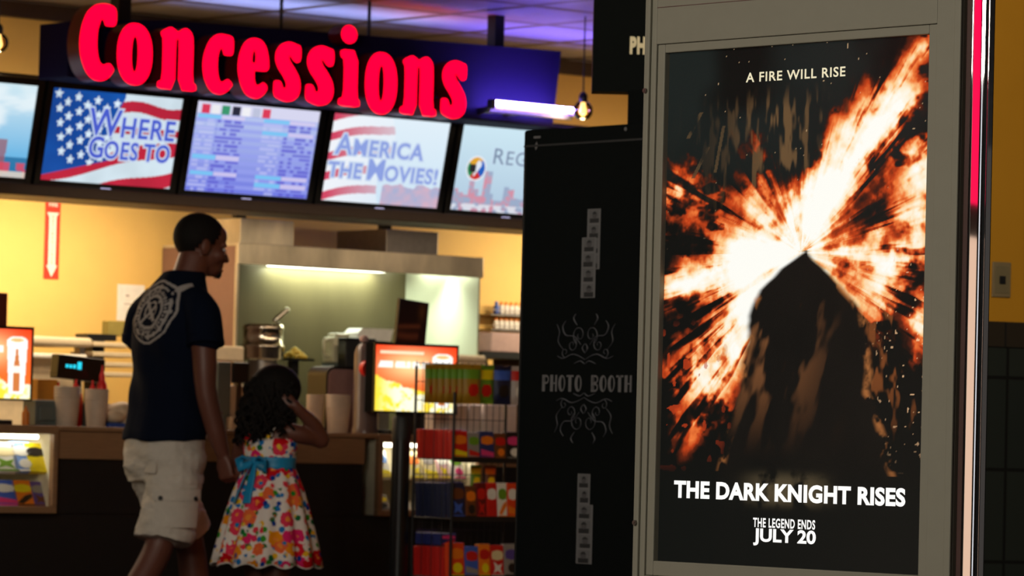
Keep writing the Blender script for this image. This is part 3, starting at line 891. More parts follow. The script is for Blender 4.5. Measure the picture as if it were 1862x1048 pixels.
# ================================================================== COUNTER
def kc(px, d, py=780):
    return CF.hit(px, py, d)[0]
CZ = 0.973
aL = -0.579                                     # right end of the left display case
a2L, a2R = CF.hit(684, 860, 0)[0], CF.hit(874, 860, 0)[0]
counter = thing('concession_counter', 'long dark counter with a wood band under its top, behind man and girl', 'counter', CF.W(0, 0, 0), TH)
MB().box(-3.6, 4.6, .03, .68, .10, .608).box(aL, a2L - .06, .02, .68, .608, .835).box(a2R + .005, 4.6, .02, .68, .608, .835).build('front_panel', M['black'], counter)
MB().box(-3.6, 4.6, .08, .66, 0, .10).build('toe_kick', M['black'], counter)
MB().box(aL + .004, a2L - .065, .0, .03, .836, CZ - .02).box(a2R + .006, 4.6, .0, .03, .836, CZ - .02).build('wood_band', M['wood'], counter, bevel=.003)
MB().box(aL + .004, a2L - .004, -.015, .70, CZ - .02, CZ).box(a2R + .004, 4.6, -.015, .70, CZ - .02, CZ).build('countertop', M['wood'], counter, bevel=.004)
MB().box(aL + .004, a2L - .06, .03, .68, .835, CZ - .02).box(a2R + .004, 4.6, .03, .68, .835, CZ - .02).build('carcass', M['black'], counter)

case_light = mat('case_tube_light', (1, 1, 1), .4, emit=(1, .98, .82), es=7, noise=0)
case_in = mat('case_cream_lining', (.78, .72, .52), .6)
shelf_glass = mat('case_shelf', (.45, .46, .36), .35)
cglass = glass_mat('counter_case_glass', (1, 1, 1), .03)
def display_case(a0, a1, label, split=None):
    t = thing('candy_display_case', label, 'display case', CF.W(a0, 0, 0), TH)
    w = a1 - a0
    f = MB().box(0, w, -.02, .012, .608, .637).box(0, w, -.02, .012, .938, CZ).box(0, .024, -.02, .012, .637, .938).box(w - .024, w, -.02, .012, .637, .938)
    f.build('frame', M['wood'], t, bevel=.003)
    MB().box(0, w, .012, .5, CZ - .018, CZ).build('top', M['wood'], t, bevel=.002)
    MB().box(.003, w - .003, .40, .42, .612, .953).box(.003, .020, .012, .40, .612, .953).box(w - .020, w - .003, .012, .40, .612, .953).box(.02, w - .02, .012, .40, .612, .634).build('lining', case_in, t)
    MB().box(.02, w - .02, .10, .40, .770, .778).build('shelf', shelf_glass, t)
    MB().tube([(.06, .05, .925), (w - .06, .05, .925)], .009, 10).build('light_tube', case_light, t)
    MB().box(.024, w - .024, -.008, -.004, .637, .938).build('glass_pane', cglass, t)
    return t
case_l = display_case(-2.2, aL, 'lit candy case at the left end of the counter, beside the man')
case_r = display_case(a2L, a2R, 'lit candy case at the counter behind the wire candy rack')
area('case_lamp', CF.W(-1.2, .09, .93), 1.1, 1.5, (1, .96, .8), CF.W(-1.2, .25, .7), .03)
area('case_lamp', CF.W((a2L + a2R) / 2, .09, .93), .5, 1.5, (1, .96, .8), CF.W((a2L + a2R) / 2, .25, .7), .03)

def tint(name, rgb):
    k = 'card_' + name
    if k not in M: M[k] = mat(k, srgb(*rgb), .45, noise=.05)
    return M[k]
def candy_box(w, h, t, main, accent, third, label, loc, rotz, group, lean=0.0, kind='candy_box'):
    """printed carton: body, front print with stripe and oval"""
    o = thing(kind, label, 'candy', loc, rotz, group)
    o.rotation_euler = (-lean, 0, rotz)
    MB().box(-w / 2, w / 2, 0, t, 0, h).build('carton', main, o, bevel=.0025)
    MB().box(-w * .40, w * .40, -.0012, .0004, h * .55, h * .80).prism(ell(0, h * .68, w * .45, h * .16, 24), -.0016, .0004).build('title_print', accent, o)
    q = (len(label) * 7 + int(w * 1000)) % 4
    shp = [ell(w * .05, h * .27, w * .30, h * .15, 20), [(-w * .42, h * .12), (-w * .1, h * .10), (w * .42, h * .34), (w * .42, h * .48), (w * .05, h * .40)],
           [(-w * .3, h * .12), (0, h * .2), (w * .34, h * .1), (w * .2, h * .26), (w * .36, h * .42), (w * .04, h * .36), (-w * .28, h * .48), (-w * .18, h * .28)], [(-w * .46, h * .14), (w * .46, h * .10), (w * .46, h * .24), (-w * .46, h * .36)]][q]
    MB().prism(shp, -.0014, .0004).box(-w * .46, w * .46, -.0012, .0004, h * .02, h * .08).build('picture_print', third, o)
    return o
ylw, wht, blu, pnk, org, prp, redc, grn, drk, brn, gry, lbl, crm = (tint(*x) for x in (('yellow', (250, 225, 20)), ('white', (240, 238, 228)), ('blue', (60, 100, 200)), ('pink', (225, 60, 130)), ('orange', (245, 130, 25)), ('purple', (90, 70, 150)), ('red', (210, 28, 22)), ('green', (110, 160, 40)), ('dark', (25, 22, 24)), ('brown', (110, 60, 30)), ('grey', (150, 145, 140)), ('lightblue', (120, 160, 225)), ('cream', (235, 220, 170))))
LE = R(26)
def in_case(px, z, d, w, h, main, acc, third, label, grp):
    a = kc(px, d, 850)
    candy_box(w, h, .025, main, acc, third, label, CF.W(a, d, z), TH, grp, LE)
in_case(72, .779, .03, .095, .135, ylw, drk, ylw, 'yellow candy box with black print, top shelf of the left case', 'candy in the left case')
in_case(48, .779, .03, .100, .140, lbl, wht, wht, 'blue and white candy box, top shelf of the left case', 'candy in the left case')
in_case(14, .779, .03, .130, .135, wht, crm, grn, 'white candy box with green print, top shelf of left case', 'candy in the left case')
in_case(79, .636, .03, .075, .115, prp, gry, brn, 'small purple candy box, bottom right of the left case', 'candy in the left case')
in_case(50, .636, .03, .095, .120, org, ylw, drk, 'orange and yellow candy box, bottom shelf of the left case', 'candy in the left case')
in_case(15, .636, .03, .120, .120, blu, wht, pnk, 'blue, white and pink candy box, bottom shelf of left case', 'candy in the left case')
in_case(702, .779, .03, .075, .135, wht, lbl, ylw, 'white candy box left of the black post in the right case', 'candy in the right case')
in_case(760, .779, .03, .080, .130, crm, org, ylw, 'cream candy box with orange oval in the right case', 'candy in the right case')
in_case(788, .779, .03, .075, .130, crm, gry, ylw, 'cream candy box with grey oval in the right case', 'candy in the right case')
in_case(812, .779, .03, .060, .130, tint('rose', (235, 190, 200)), wht, ylw, 'pale pink candy box with yellow spot in the right case', 'candy in the right case')
in_case(838, .779, .03, .070, .130, wht, grn, pnk, 'white candy box with green print in the right case', 'candy in the right case')
in_case(700, .636, .03, .075, .075, gry, ylw, drk, 'low grey candy box at the bottom left of the right case', 'candy in the right case')
in_case(738, .636, .03, .085, .07, wht, redc, wht, 'low white candy box with red stripe at the bottom of right case', 'candy in the right case')

# ================================================================== BACK COUNTER, HOOD
bc = thing('back_counter', 'low steel work counter along the yellow wall under the hood', 'counter', CF.W(0, 0, 0), TH)
MB().box(-3.4, 6.5, 1.92, 2.58, .08, .86).build('cabinet_body', M['dark_steel'], bc)
MB().box(-3.4, 6.5, 1.88, 2.58, .86, .90).build('worktop', M['steel'], bc, bevel=.004)
MB().box(-3.4, 6.5, 1.98, 2.56, 0, .08).build('plinth', M['black'], bc)
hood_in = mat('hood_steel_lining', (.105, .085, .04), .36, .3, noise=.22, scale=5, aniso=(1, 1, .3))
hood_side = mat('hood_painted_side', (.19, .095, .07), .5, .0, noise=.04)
hood = thing('exhaust_hood', 'stainless steel exhaust hood with lit underside on the yellow wall', 'hood', CF.W(0, 0, 0), TH)
hL, hR = 1.735, 3.306
MB().box(hL, hR, 1.93, 1.955, 1.795, 1.90).box(hL, hR, 1.955, 2.58, 1.885, 1.90).build('canopy', M['steel'], hood, bevel=.003)
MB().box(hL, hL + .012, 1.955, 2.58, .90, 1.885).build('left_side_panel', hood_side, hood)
MB().box(hL - .0, hL + .016, 1.94, 1.956, .90, 1.80).build('corner_post', M['steel'], hood, bevel=.002)
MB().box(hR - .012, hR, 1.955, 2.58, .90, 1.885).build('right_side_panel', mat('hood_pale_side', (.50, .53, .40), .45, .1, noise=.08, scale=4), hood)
MB().box(hL + .012, hR - .012, 2.56, 2.58, .90, 1.885).build('back_splash', hood_in, hood)
hood_light = mat('hood_lamp_lens', (1, 1, 1), .4, emit=(.95, 1.0, .80), es=7, noise=0)
a0, a1 = CF.hit(492, 490, 2.5)[0], CF.hit(700, 490, 2.5)[0]
MB().box(a0, a1, 2.42, 2.55, 1.822, 1.884).build('lamp', hood_light, hood, bevel=.01)
area('hood_lamp', CF.W((a0 + a1) / 2, 2.50, 1.818), (a1 - a0) * .95, 7.5, (.88, 1, .78), CF.W((a0 + a1) / 2, 2.535, 1.2), .08, 170)
MB().box(hR - .09, hR - .014, 2.02, 2.44, 1.82, 1.884).build('lamp', hood_light, hood, bevel=.01)
area('hood_lamp', CF.W(hR - .12, 2.2, 1.80), .06, 2.6, (.93, 1, .82), CF.W(hR - .02, 2.16, 1.35), .40, 110)
for k, (px0, px1, pyt, lab, mt) in enumerate(((437, 534, 400, 'bright steel duct box on the left of the hood top', 'steel'), (703, 797, 420, 'dark steel duct box on the right of the hood top', 'dark_steel'))):
    a0, a1, _, z1 = CF.rect(px0, pyt, px1, 450, 2.05)
    t = thing('duct_box', lab, 'duct', CF.W(a0, 2.05, 1.901), TH, 'duct boxes on the hood')
    MB().box(0, a1 - a0, 0, .42, 0, z1 - 1.90).build('casing', M[mt], t, bevel=.004)
    bw = .07
    MB().box(-.03, bw + .03, .05, .09, z1 - 1.90 + .035, z1 - 1.90 + .05).box(.012, .03, .05, .09, z1 - 1.90, z1 - 1.90 + .04).box(bw - .02, bw, .05, .09, z1 - 1.90, z1 - 1.90 + .04).build('bracket', M['gloss_black'], t)

# ================================================================== THINGS ON THE WALL
def on_wall(x0, y0, x1, y1):
    return CF.rect(x0, y0, x1, y1, 2.598)
a0, a1, z0, z1 = on_wall(81, 360, 108, 508)
fs = thing('fire_sign', 'narrow red sign with a white downward arrow on the yellow wall', 'sign', CF.W(a0, 2.599, z0), TH)
w_, h_ = a1 - a0, z1 - z0
red_sign = mat('red_sign_vinyl', srgb(235, 45, 15), .5, noise=.02)
MB().box(0, w_, -.004, 0, 0, h_).build('plate', red_sign, fs)
MB().prism([(w_ * .26, h_ * .17), (w_ * .14, h_ * .17), (w_ * .5, h_ * .03), (w_ * .86, h_ * .17), (w_ * .74, h_ * .17), (w_ * .74, h_ * .76), (w_ * .9, h_ * .82), (w_ * .1, h_ * .82), (w_ * .26, h_ * .76)][::1], -.0052, -.003).build('arrow', M['paper'], fs)
MB().text('FIRE', w_ * .40, w_ / 2, h_ * .895, -.005, .0005, .001, .85).build('lettering', M['paper'], fs)
vt = MB()
for k, ch in enumerate('EXTINGUISHER'):
    vt.text(ch, h_ * .055, w_ / 2, h_ * (.745 - .051 * k), -.0058, .0004, 0, .9)
vt.build('lettering', red_sign, fs)
a0, a1, z0, z1 = on_wall(213, 518, 262, 584)
pn = thing('paper_notice', 'white paper notice taped to the yellow wall behind the man', 'notice', CF.W(a0, 2.599, z0), TH)
MB().box(0, a1 - a0, -.003, 0, 0, z1 - z0).build('sheet', M['paper'], pn)
MB().box(.05, .07, -.004, -.002, z1 - z0 - .06, z1 - z0 - .052).box(.04, .13, -.004, -.002, z1 - z0 - .10, z1 - z0 - .096).build('print', M['mauve'], pn)

def pendant(px, py, Y, label):
    p = at(px, py, Y)
    t = thing('pendant_lamp', label, 'lamp', p, 0, 'glass ball pendant lamps')
    MB().lathe([(.006, -.046), (.03, -.04), (.045, -.02), (.049, 0), (.045, .02), (.03, .039), (.018, .045)], (0, 0, 0), 28, cap0=True, cap1=False).build('glass_globe', glass_mat('globe_glass', (.80, .62, .36)), t)
    MB().lathe([(.019, .040), (.021, .05), (.021, .075), (.012, .088), (.004, .092)], (0, 0, 0), 20).build('socket', M['gloss_black'], t)
    MB().lathe([(.003, -.026), (.016, -.018), (.02, -.004), (.014, .02), (.011, .04)], (0, 0, 0), 20).build('bulb', mat('warm_bulb', (1, .9, .7), .3, emit=(1, .72, .34), es=3.0, noise=0), t)
    MB().tube([(0, 0, .09), (0, 0, CEIL - p.z)], .004, 8).build('cord', M['gloss_black'], t)
    d = bpy.data.lights.new('pendant_light', 'POINT'); d.energy = 2.0; d.color = (1, .75, .42); d.shadow_soft_size = .02
    o = bpy.data.objects.new('pendant_light', d); COL.objects.link(o); o.location = p + Vector((0, 0, -.06))
pendant(1060, 201, 19.4, 'glass ball pendant lamp right of the blue tube')
pendant(-3, 78, 18.6, 'glass ball pendant lamp cut by the left edge of the photo')

# ================================================================== THINGS ON THE COUNTERS
def K(px, d, z=CZ):
    return CF.W(kc(px, d), d, z)
def size(px0, px1, d):
    a0, a1 = kc(px0, d), kc(px1, d)
    return a1 - a0
def zat(px, py, d):
    return CF.hit(px, py, d)[1]
lightbox_m = attr_mat('lightbox_picture', 1.25, .02, .3)
def ad_picture(S, T):
    im = sky(S, T, (255, 60, 20), (255, 120, 40))
    glow = np.exp(-((S - .45) / .33) ** 2 - ((T - .30) / .22) ** 2)
    im = lerp(im, C_(255, 205, 140), glow * 1.1)
    im = lerp(im, C_(255, 235, 200), (T > .085) * (T < .125) * (S > .06) * (S < .60) * .8)
    word_ = (vnoise(S * 34, T * 4, 3) > .22) & (T > .235) & (T < .34) & (S > .03) & (S < .66)
    im = lerp(im, C_(255, 250, 240), word_ * .95)
    n = fbm(S * 14, T * 10, 4, 6)
    corn = T > .46 + .42 * S * (S < .75) + .06 * (n - .5) * 2 + (S >= .75) * .32
    c = lerp(np.broadcast_to(C_(255, 222, 60), S.shape + (3,)), C_(255, 250, 215), sstep(.35, .55, n) * sstep(.0, .3, S))
    im = np.where(corn[..., None], c, im)
    x = (S - .83) / .125
    cup = (np.abs(x) < 1.0 - .35 * np.clip(T - .17, 0, 1)) & (T > .15) & (T < .93)
    im = np.where(cup[..., None], C_(255, 252, 244), im)
    im = np.where((((x / .9) ** 2 + ((T - .155) / .055) ** 2) < 1)[..., None], C_(255, 250, 240), im)
    im = np.where((((x / .68) ** 2 + ((T - .155) / .026) ** 2) < 1)[..., None], C_(226, 188, 120), im)
    bw = np.interp(T, [.30, .36, .46, .56, .90], [.13, .15, .24, .36, .34])
    bot = (np.abs(x) < bw) & (T > .28) & (T < .90)
    im = lerp(im, C_(205, 120, 62), bot * 1.0)
    im = lerp(im, C_(250, 240, 225), bot * (T > .53) * (T < .63) * 1.0)
    return im
M['matt_black'] = mat('matt_black', (.006, .006, .006), .9, spec=.05)
def lightbox(x0, y0, x1, y1, d, label):
    a0, a1, z0, z1 = CF.rect(x0, y0, x1, y1, d)
    t = thing('menu_light_box', label, 'light box', CF.W(a0, d, CZ), TH, 'glowing advertising boxes on the counter')
    w, h = a1 - a0, z1 - z0; zb = z0 - CZ
    MB().box(-.008, w + .008, .002, .06, zb - .008, zb + h + .012).build('case', M['matt_black'], t, bevel=.003)
    fr = MB().box(-.008, 0, -.006, .002, zb - .008, zb + h + .012).box(w, w + .008, -.006, .002, zb - .008, zb + h + .012).box(0, w, -.006, .002, zb + h, zb + h + .012).box(0, w, -.006, .002, zb - .008, zb)
    fr.build('rim', M['gloss_black'], t)
    colour_grid('lit_panel', w, h, 120, 90, ad_picture, lightbox_m, t, 0.0, zb)
    MB().box(w * .2, w * .8, .0, .09, 0, .02).box(w * .35, w * .65, .015, .05, .02, zb - .006).build('stand', M['black'], t, bevel=.003)
lightbox(-95, 597, 56, 724, .16, 'glowing red advertising box with white cup at left end of counter')
lightbox(681, 630, 829, 749, .16, 'glowing red and yellow popcorn advertising box behind the candy rack')

def simple(name, label, cat, mb, m, loc, group=None, bevel=0, rotz=TH, parts=()):
    t = thing(name, label, cat, loc, rotz, group)
    mb.build(parts[0] if parts else 'body', m, t, bevel=bevel)
    return t
def cup_stack(px0, px1, py_top, d, label, n=9):
    w = size(px0, px1, d) * .80; h = zat((px0 + px1) / 2, py_top, d) - CZ
    t = thing('cup_stack', label, 'cups', K((px0 + px1) / 2, d), TH, 'stacks of cups on the counter')
    r1 = w / 2; r0 = r1 * .80
    MB().lathe([(r0 * .96, 0), (r0, .004), (r1 * .97, h - .012 * n)], (0, 0, 0), 28).build('bottom_cup', M['cup_paper'], t)
    for k in range(n):
        z = h - .012 * (n - k)
        MB().lathe([(r1 * .94, z), (r1, z + .003), (r1, z + .008), (r1 * .96, z + .012)], (0, 0, 0), 28).build('cup_rim', M['cup_paper'], t)
    return t
cup_stack(95, 146, 703, .20, 'leftmost stack of frosted cups, below the black register display', 4)
cup_stack(151, 197, 708, .20, 'stack of frosted cups between the leftmost cups and the man', 4)
cup_stack(591, 637, 718, .20, 'stack of pink-lit cups right of the girl raised arm', 5)
cup_stack(556, 588, 718, .28, 'narrow stack of cups just behind the girl elbow', 5)

# register with black customer display
t = thing('cash_register', 'black register display with glowing cyan digits above the cup stacks', 'register', K(138, .42), TH)
z_ = zat(138, 670, .42) - CZ
dw = size(96, 181, .42)
dm = Matrix.Translation((0, 0, z_)) @ Matrix.Rotation(R(4), 4, 'Y')
hd_ = MB().box(-dw / 2, dw / 2, -.03, .03, -.052, .050, 0, dm).build('display_head', M['gloss_black'], t, bevel=.004)
cy_ = mat('cyan_digits', (0, 0, 0), .4, emit=(.02, .62, .80), es=1.3, noise=0)
dg = MB()
for k, (x, w, h0, h1) in enumerate(((-.082, .013, -.004, .010), (-.063, .013, -.004, .010), (-.044, .013, -.004, .012), (-.022, .020, -.006, .026))):
    dg.box(x, x + w, -.032, -.0295, h0, h1, 0, dm)
dg.build('digit_row', cy_, hd_)
MB().tube([(0, .0, .02), (0, 0, z_ - .05)], .018, 14).build('pole', M['gloss_black'], t)
MB().box(-.14, .14, -.12, .16, 0, .10).build('base', M['teal_grey'], t, bevel=.008)
# squeeze bottles
def bottle(px, py_top, d, body, cap, label, r=.022, z=CZ, group='bottles on the counter', base=CZ):
    h = zat(px, py_top, d) - base
    t = thing('squeeze_bottle', label, 'bottle', K(px, d, base), TH, group)
    MB().lathe([(r * .95, 0), (r, .006), (r, h * .62), (r * .85, h * .70), (r * .5, h * .76)], (0, 0, 0), 20).build('bottle_body', body, t)
    MB().lathe([(r * .55, h * .76), (r * .5, h * .84), (r * .2, h * .92), (r * .14, h)], (0, 0, 0), 16).build('cap', cap, t)
bottle(183, 665, .32, M['red'], M['red'], 'tall red squeeze bottle right of the register display', .024)
bottle(166, 692, .30, M['red'], M['red'], 'short red squeeze bottle above the second cup stack', .026)
bottle(136, 690, .30, M['red'], M['red'], 'short red squeeze bottle between the two cup stacks', .03)
bottle(46, 738, .10, M['orange'], M['orange'], 'small orange squeeze bottle under the left light box', .016)
t = simple('napkin_box', 'amber napkin box right of the left light box', 'box', MB().box(-.05, .05, -.05, .05, 0, zat(73, 690, .40) - CZ), M['amber'], K(73, .40), bevel=.004)
MB().box(.051, .062, -.045, .045, .02, zat(73, 694, .40) - CZ).build('red_label', M['red'], t)
simple('card_terminal', 'teal grey card terminal between left light box and cups', 'terminal', MB().box(-.06, .06, -.04, .06, 0, zat(75, 728, .30) - CZ).box(-.045, .045, -.05, -.04, .02, .08), M['teal_grey'], K(76, .26), bevel=.006, parts=('housing',))
# towel and blue tray by the man
tw = thing('folded_towel', 'crumpled cream towel on the counter beside the man', 'towel', K(214, .22), TH)
mb = MB()
for k in range(4):
    mb.ball((-.02 + .02 * k, .01 * (k % 2), .045 + .012 * k * (3 - k)), (.055, .05, .030 + .006 * k), 16, 10)
mb.build('cloth', M['cream'], tw)
simple('plastic_tray', 'small blue plastic tray under the cream towel', 'tray', MB().box(-.07, .07, -.05, .05, 0, .018), M['blue'], K(213, .22), bevel=.003)

# ---- on the back counter, left part
BZ = .90
dB = 2.08
x0_, x1_ = 62, 160
fw = thing('food_warmer', 'long cream food warmer with two rails at left of the back counter', 'warmer', CF.W(kc(x0_, dB), dB, BZ), TH)
w_ = size(x0_, x1_, dB)
zt = zat(110, 613, dB) - BZ
MB().box(-.25, w_, .05, .34, 0, zt - .09).build('body', M['cream'], fw, bevel=.01)
MB().box(-.25, w_, -.02, .36, zt - .045, zt).build('lid', M['cream'], fw, bevel=.014)
MB().box(-.25, w_ * .88, -.03, .0, zt - .105, zt - .082).build('rail', M['paper'], fw, bevel=.006)
MB().box(-.20, -.17, 0, .05, zt - .09, zt - .04).box(w_ - .06, w_ - .03, 0, .05, zt - .09, zt - .04).build('bracket', M['dark_steel'], fw)
tr = thing('tray_rack', 'dark rack of pale trays between the food warmer and the man', 'rack', CF.W(kc(192, dB), dB, BZ), TH)
MB().box(-.035, .035, .08, .15, 0, zat(192, 612, dB) - BZ).box(-.08, .09, .06, .17, zat(192, 612, dB) - BZ - .02, zat(192, 612, dB) - BZ + .012).box(-.08, .16, .02, .22, 0, .03).build('stand', M['gloss_black'], tr, bevel=.003)
for py in (627, 645, 663, 681):
    z = zat(192, py, dB) - BZ
    MB().box(-.085, .19, .0, .20, z - .010, z + .012).build('tray', M['cream'], tr, bevel=.004)
simple('snack_carton', 'small olive and brown carton on top of the tray rack', 'box', MB().box(-.05, .06, 0, .06, 0, .072), M['olive'], CF.W(kc(208, dB + .08), dB + .08, zat(208, 611, dB + .08)), bevel=.003, parts=('carton',))
mr = thing('menu_stand', 'dark maroon menu board at the left edge of the photo', 'sign', CF.W(kc(-40, 1.0), 1.0, 0), TH)
maroon = mat('maroon_board', (.09, .012, .008), .4)
MB().box(-.10, size(-40, 7, 1.0), 0, .02, zat(-10, 597, 1.0), zat(-10, 532, 1.0)).build('board', maroon, mr, bevel=.002)
MB().box(-.02, .02, .0, .03, .02, zat(-10, 597, 1.0)).box(-.14, .14, -.1, .13, 0, .02).build('stand', M['black'], mr)

# ---- under the hood
pk = thing('popcorn_kettle', 'shiny steel popcorn kettle with raised handle under the hood', 'kettle', CF.W(kc(474, 2.22), 2.22, BZ), TH)
zt = zat(474, 590, 2.22) - BZ; zb_ = zat(474, 655, 2.22) - BZ
rk_ = size(437, 512, 2.22) / 2 * .83
MB().lathe([(rk_ * .9, zb_), (rk_, zb_ + .01), (rk_, zb_ + .06), (rk_ * 1.04, zb_ + .064), (rk_ * 1.04, zb_ + .076), (rk_ * .96, zb_ + .08), (rk_ * .96, zt - .03), (rk_ * 1.0, zt - .026), (rk_ * 1.0, zt - .012), (rk_ * .9, zt)], (0, 0, 0), 40).build('pot', M['polished'], pk)
MB().lathe([(rk_ * .75, 0), (rk_ * .78, .02), (rk_ * .7, zb_)], (0, 0, 0), 30).build('pedestal', M['dark_steel'], pk)
a_, z_ = CF.hit(506, 578, 2.1); a_ -= kc(474, 2.22); z_ -= BZ
MB().tube([(rk_ * .7, -.05, zt - .02), (a_ - .01, -.11, z_ - .01)], .010, 10).build('arm', M['dark_steel'], pk)
MB().tube([(a_ - .01, -.11, z_ - .012), (a_ + .045, -.13, z_ + .04)], .014, 12, dome=True).build('handle', mat('polished_handle', (.8, .75, .65), .2, 1.0), pk)
sb = thing('popcorn_pile', 'small heap of yellow popcorn on a dark tray beside the kettle', 'popcorn', CF.W(kc(530, 2.2), 2.2, BZ), TH)
zt = zat(530, 652, 2.2) - BZ
MB().box(-.055, .09, -.06, .08, zt - .012, zt).box(-.02, .02, -.02, .02, 0, zt).build('tray', M['gloss_black'], sb)
mb = MB()
rr = random.Random(5)
for k in range(46):
    f = rr.random(); an = rr.random() * 2 * PI
    mb.ball((.015 + (1 - f) * .058 * math.cos(an), .01 + (1 - f) * .05 * math.sin(an), zt + .008 + .042 * f), (.012, .012, .011), 7, 5)
pp = mb.build('popcorn', mat('buttered_popcorn', (.75, .52, .06), .7), sb); pp['kind'] = 'stuff'
# second register: cream bar, teal body, black monitor
rg = thing('cash_register', 'cash register with small black monitor between the man and the girl', 'register', K(405, .45), TH)
z0_, z1_ = zat(420, 697, .45) - CZ, zat(420, 659, .45) - CZ
x_ = lambda px: kc(px, .45) - kc(405, .45)
MB().box(x_(410), x_(438), -.05, -.03, z0_, z1_).build('monitor', M['gloss_black'], rg, bevel=.004)
MB().box(x_(386), x_(411), -.03, .04, .0, z1_ + .0).build('housing', M['teal_grey'], rg, bevel=.006)
MB().box(x_(412), x_(446), -.02, .16, .05, z0_ - .01).box(x_(404), x_(450), -.07, .16, .0, .06).build('keyboard_base', M['cream'], rg, bevel=.008)
MB().box(x_(423), x_(430), -.03, .0, .05, z0_ + .02).build('neck', M['brown_trim'], rg)
hb = thing('heat_bar', 'cream heat lamp bar above the small black monitor', 'lamp', CF.W(kc(386, 1.885), 1.885, BZ), TH)
z0_, z1_ = zat(412, 657, 1.885) - BZ, zat(412, 629, 1.885) - BZ
w_ = size(386, 441, 1.885)
MB().box(-.02, w_, 0, .042, z0_, z1_).build('hood', M['cream'], hb, bevel=.010)
MB().box(w_ - .02, w_, .008, .035, 0, z0_).box(0, .02, .008, .035, 0, z0_).build('post', M['cream'], hb)

# right side of the counter
ds = thing('drink_machine', 'mauve rounded drink machine with dark edge behind the cups', 'drink machine', K(625, .46), TH)
w_ = size(592, 660, .46); h_ = zat(625, 667, .46) - CZ
def rrect(x0, x1, z0, z1, r, n=6):
    o = [(x0, z0), (x1, z0)]
    for cx_, cz_, s in ((x1 - r, z1 - r, 0), (x0 + r, z1 - r, 90)):
        for k in range(n + 1):
            a = R(s + 90 * k / n); o.append((cx_ + r * math.cos(a), cz_ + r * math.sin(a)))
    return o
MB().prism(rrect(-w_ / 2, w_ / 2, 0, h_, .045), 0, .14, sm=False).build('shell', M['gloss_black'], ds)
MB().prism(rrect(-w_ / 2 + .010, w_ / 2 + .0, .0, h_ - .012, .038), -.008, .0).build('face', M['mauve'], ds)
tb = thing('cup_dispenser', 'tall smoky tube with a red ring beside the lit popcorn box', 'dispenser', K(664, .30), TH)
zt = zat(664, 622, .30) - CZ; r_ = size(643, 686, .30) / 2 * .85
smoky = mat('smoky_plastic', (.12, .085, .08), .3)
MB().lathe([(r_ * 1.1, 0), (r_ * 1.1, .02), (r_, .03), (r_, zt - .05), (r_ * .8, zt - .02), (r_ * .3, zt)], (0, 0, 0), 28).build('tube', smoky, tb)
MB().lathe([(.016, 0), (.02, .006), (.02, .02), (.01, .028)], (-.02, 0, zt), 16).build('knob', M['mauve_light'], tb)
zr = zat(650, 670, .30) - CZ
rg_ = []
MB().prism(ell(-r_ * .62, zr, .036, .036, 26), -r_ * 1.05, -r_ * .6, [ell(-r_ * .62, zr, .02, .02, 20)], 0).build('ring_badge', M['red'], tb)
MB().prism(ell(-r_ * .62, zr, .02, .02, 20), -r_ * 1.02, -r_ * .6).build('ring_center', M['mauve_light'], tb)
jg = thing('syrup_jug', 'pale green-white jug on the back counter left of the black box', 'jug', CF.W(kc(618, 2.1), 2.1, BZ), TH)
zb_, zt = zat(618, 660, 2.1) - BZ, zat(618, 606, 2.1) - BZ
jm = mat('pale_jug_plastic', (.62, .58, .42), .4)
MB().box(-.05, .075, 0, .10, zb_, zt - .02).box(-.03, .06, .01, .09, zt - .02, zt).build('body', jm, jg, bevel=.012)
MB().box(-.05, .07, .0, .10, 0, zb_ - .001).build('foot', M['teal_grey'], jg)
MB().tube([(-.05, .04, zt - .03), (-.085, .04, zt - .04), (-.085, .04, zb_ + .04), (-.05, .04, zb_ + .03)], .008, 8).build('handle', jm, jg)
bb = thing('brewer', 'black box brewer right of the pale jug', 'brewer', CF.W(kc(634, 1.95), 1.95, BZ), TH)
zt = zat(634, 614, 1.95) - BZ
MB().box(-.03, .05, 0, .07, 0, zt).box(-.03, .16, 0, .07, zt - .025, zt).build('body', M['gloss_black'], bb, bevel=.004)
a0, a1, z0, z1 = CF.rect(648, 598, 716, 620, 2.06)
ct = thing('clear_tray_cover', 'white-lit tray cover standing on the brewer', 'tray', CF.W(a0, 2.06, z0), TH)
MB().prism([(0, 0), (a1 - a0 - .02, 0), (a1 - a0, z1 - z0), (.04, z1 - z0), (.012, (z1 - z0) * .6)], 0, .12).build('cover', M['white'], ct, bevel=.006)
MB().box(0, a1 - a0, .02, .10, BZ - z0, -.001).build('pedestal', M['dark_steel'], ct)
# tilted dark picture board on a post
a0, a1, z0, z1 = CF.rect(718, 541, 772, 628, .9)
tp = thing('picture_board', 'tilted dark picture board with brown stripes above the popcorn light box', 'sign', CF.W(a0, .9, 0), TH)
bm = Matrix.Translation((0, 0, z0)) @ Matrix(((1, 0, .12, 0), (0, 1, 0, 0), (0, 0, 1, 0), (0, 0, 0, 1)))
def pic(S, T):
    im = sky(S, T, (26, 12, 8), (50, 20, 12))
    im = lerp(im, C_(110, 58, 36), np.exp(-((T - .78 + .12 * (S - .2) ** 2) / .08) ** 2) * (S < .75) * .9)
    im = lerp(im, C_(120, 66, 40), np.exp(-((T - .60 + .1 * S) / .05) ** 2) * (S < .8) * .8)
    im = lerp(im, C_(85, 50, 20), np.exp(-((S - .8) / .12) ** 2 - ((T - .22) / .2) ** 2) * .9)
    return im
w_, h_ = a1 - a0, z1 - z0
MB().box(0, w_, 0, .02, z0, z1).build('board', M['gloss_black'], tp, bevel=.002)
colour_grid('picture', w_ - .01, h_ - .01, 40, 50, pic, attr_mat('board_picture', 0, 1, .4), tp, -.001, z0 + .005, .005)
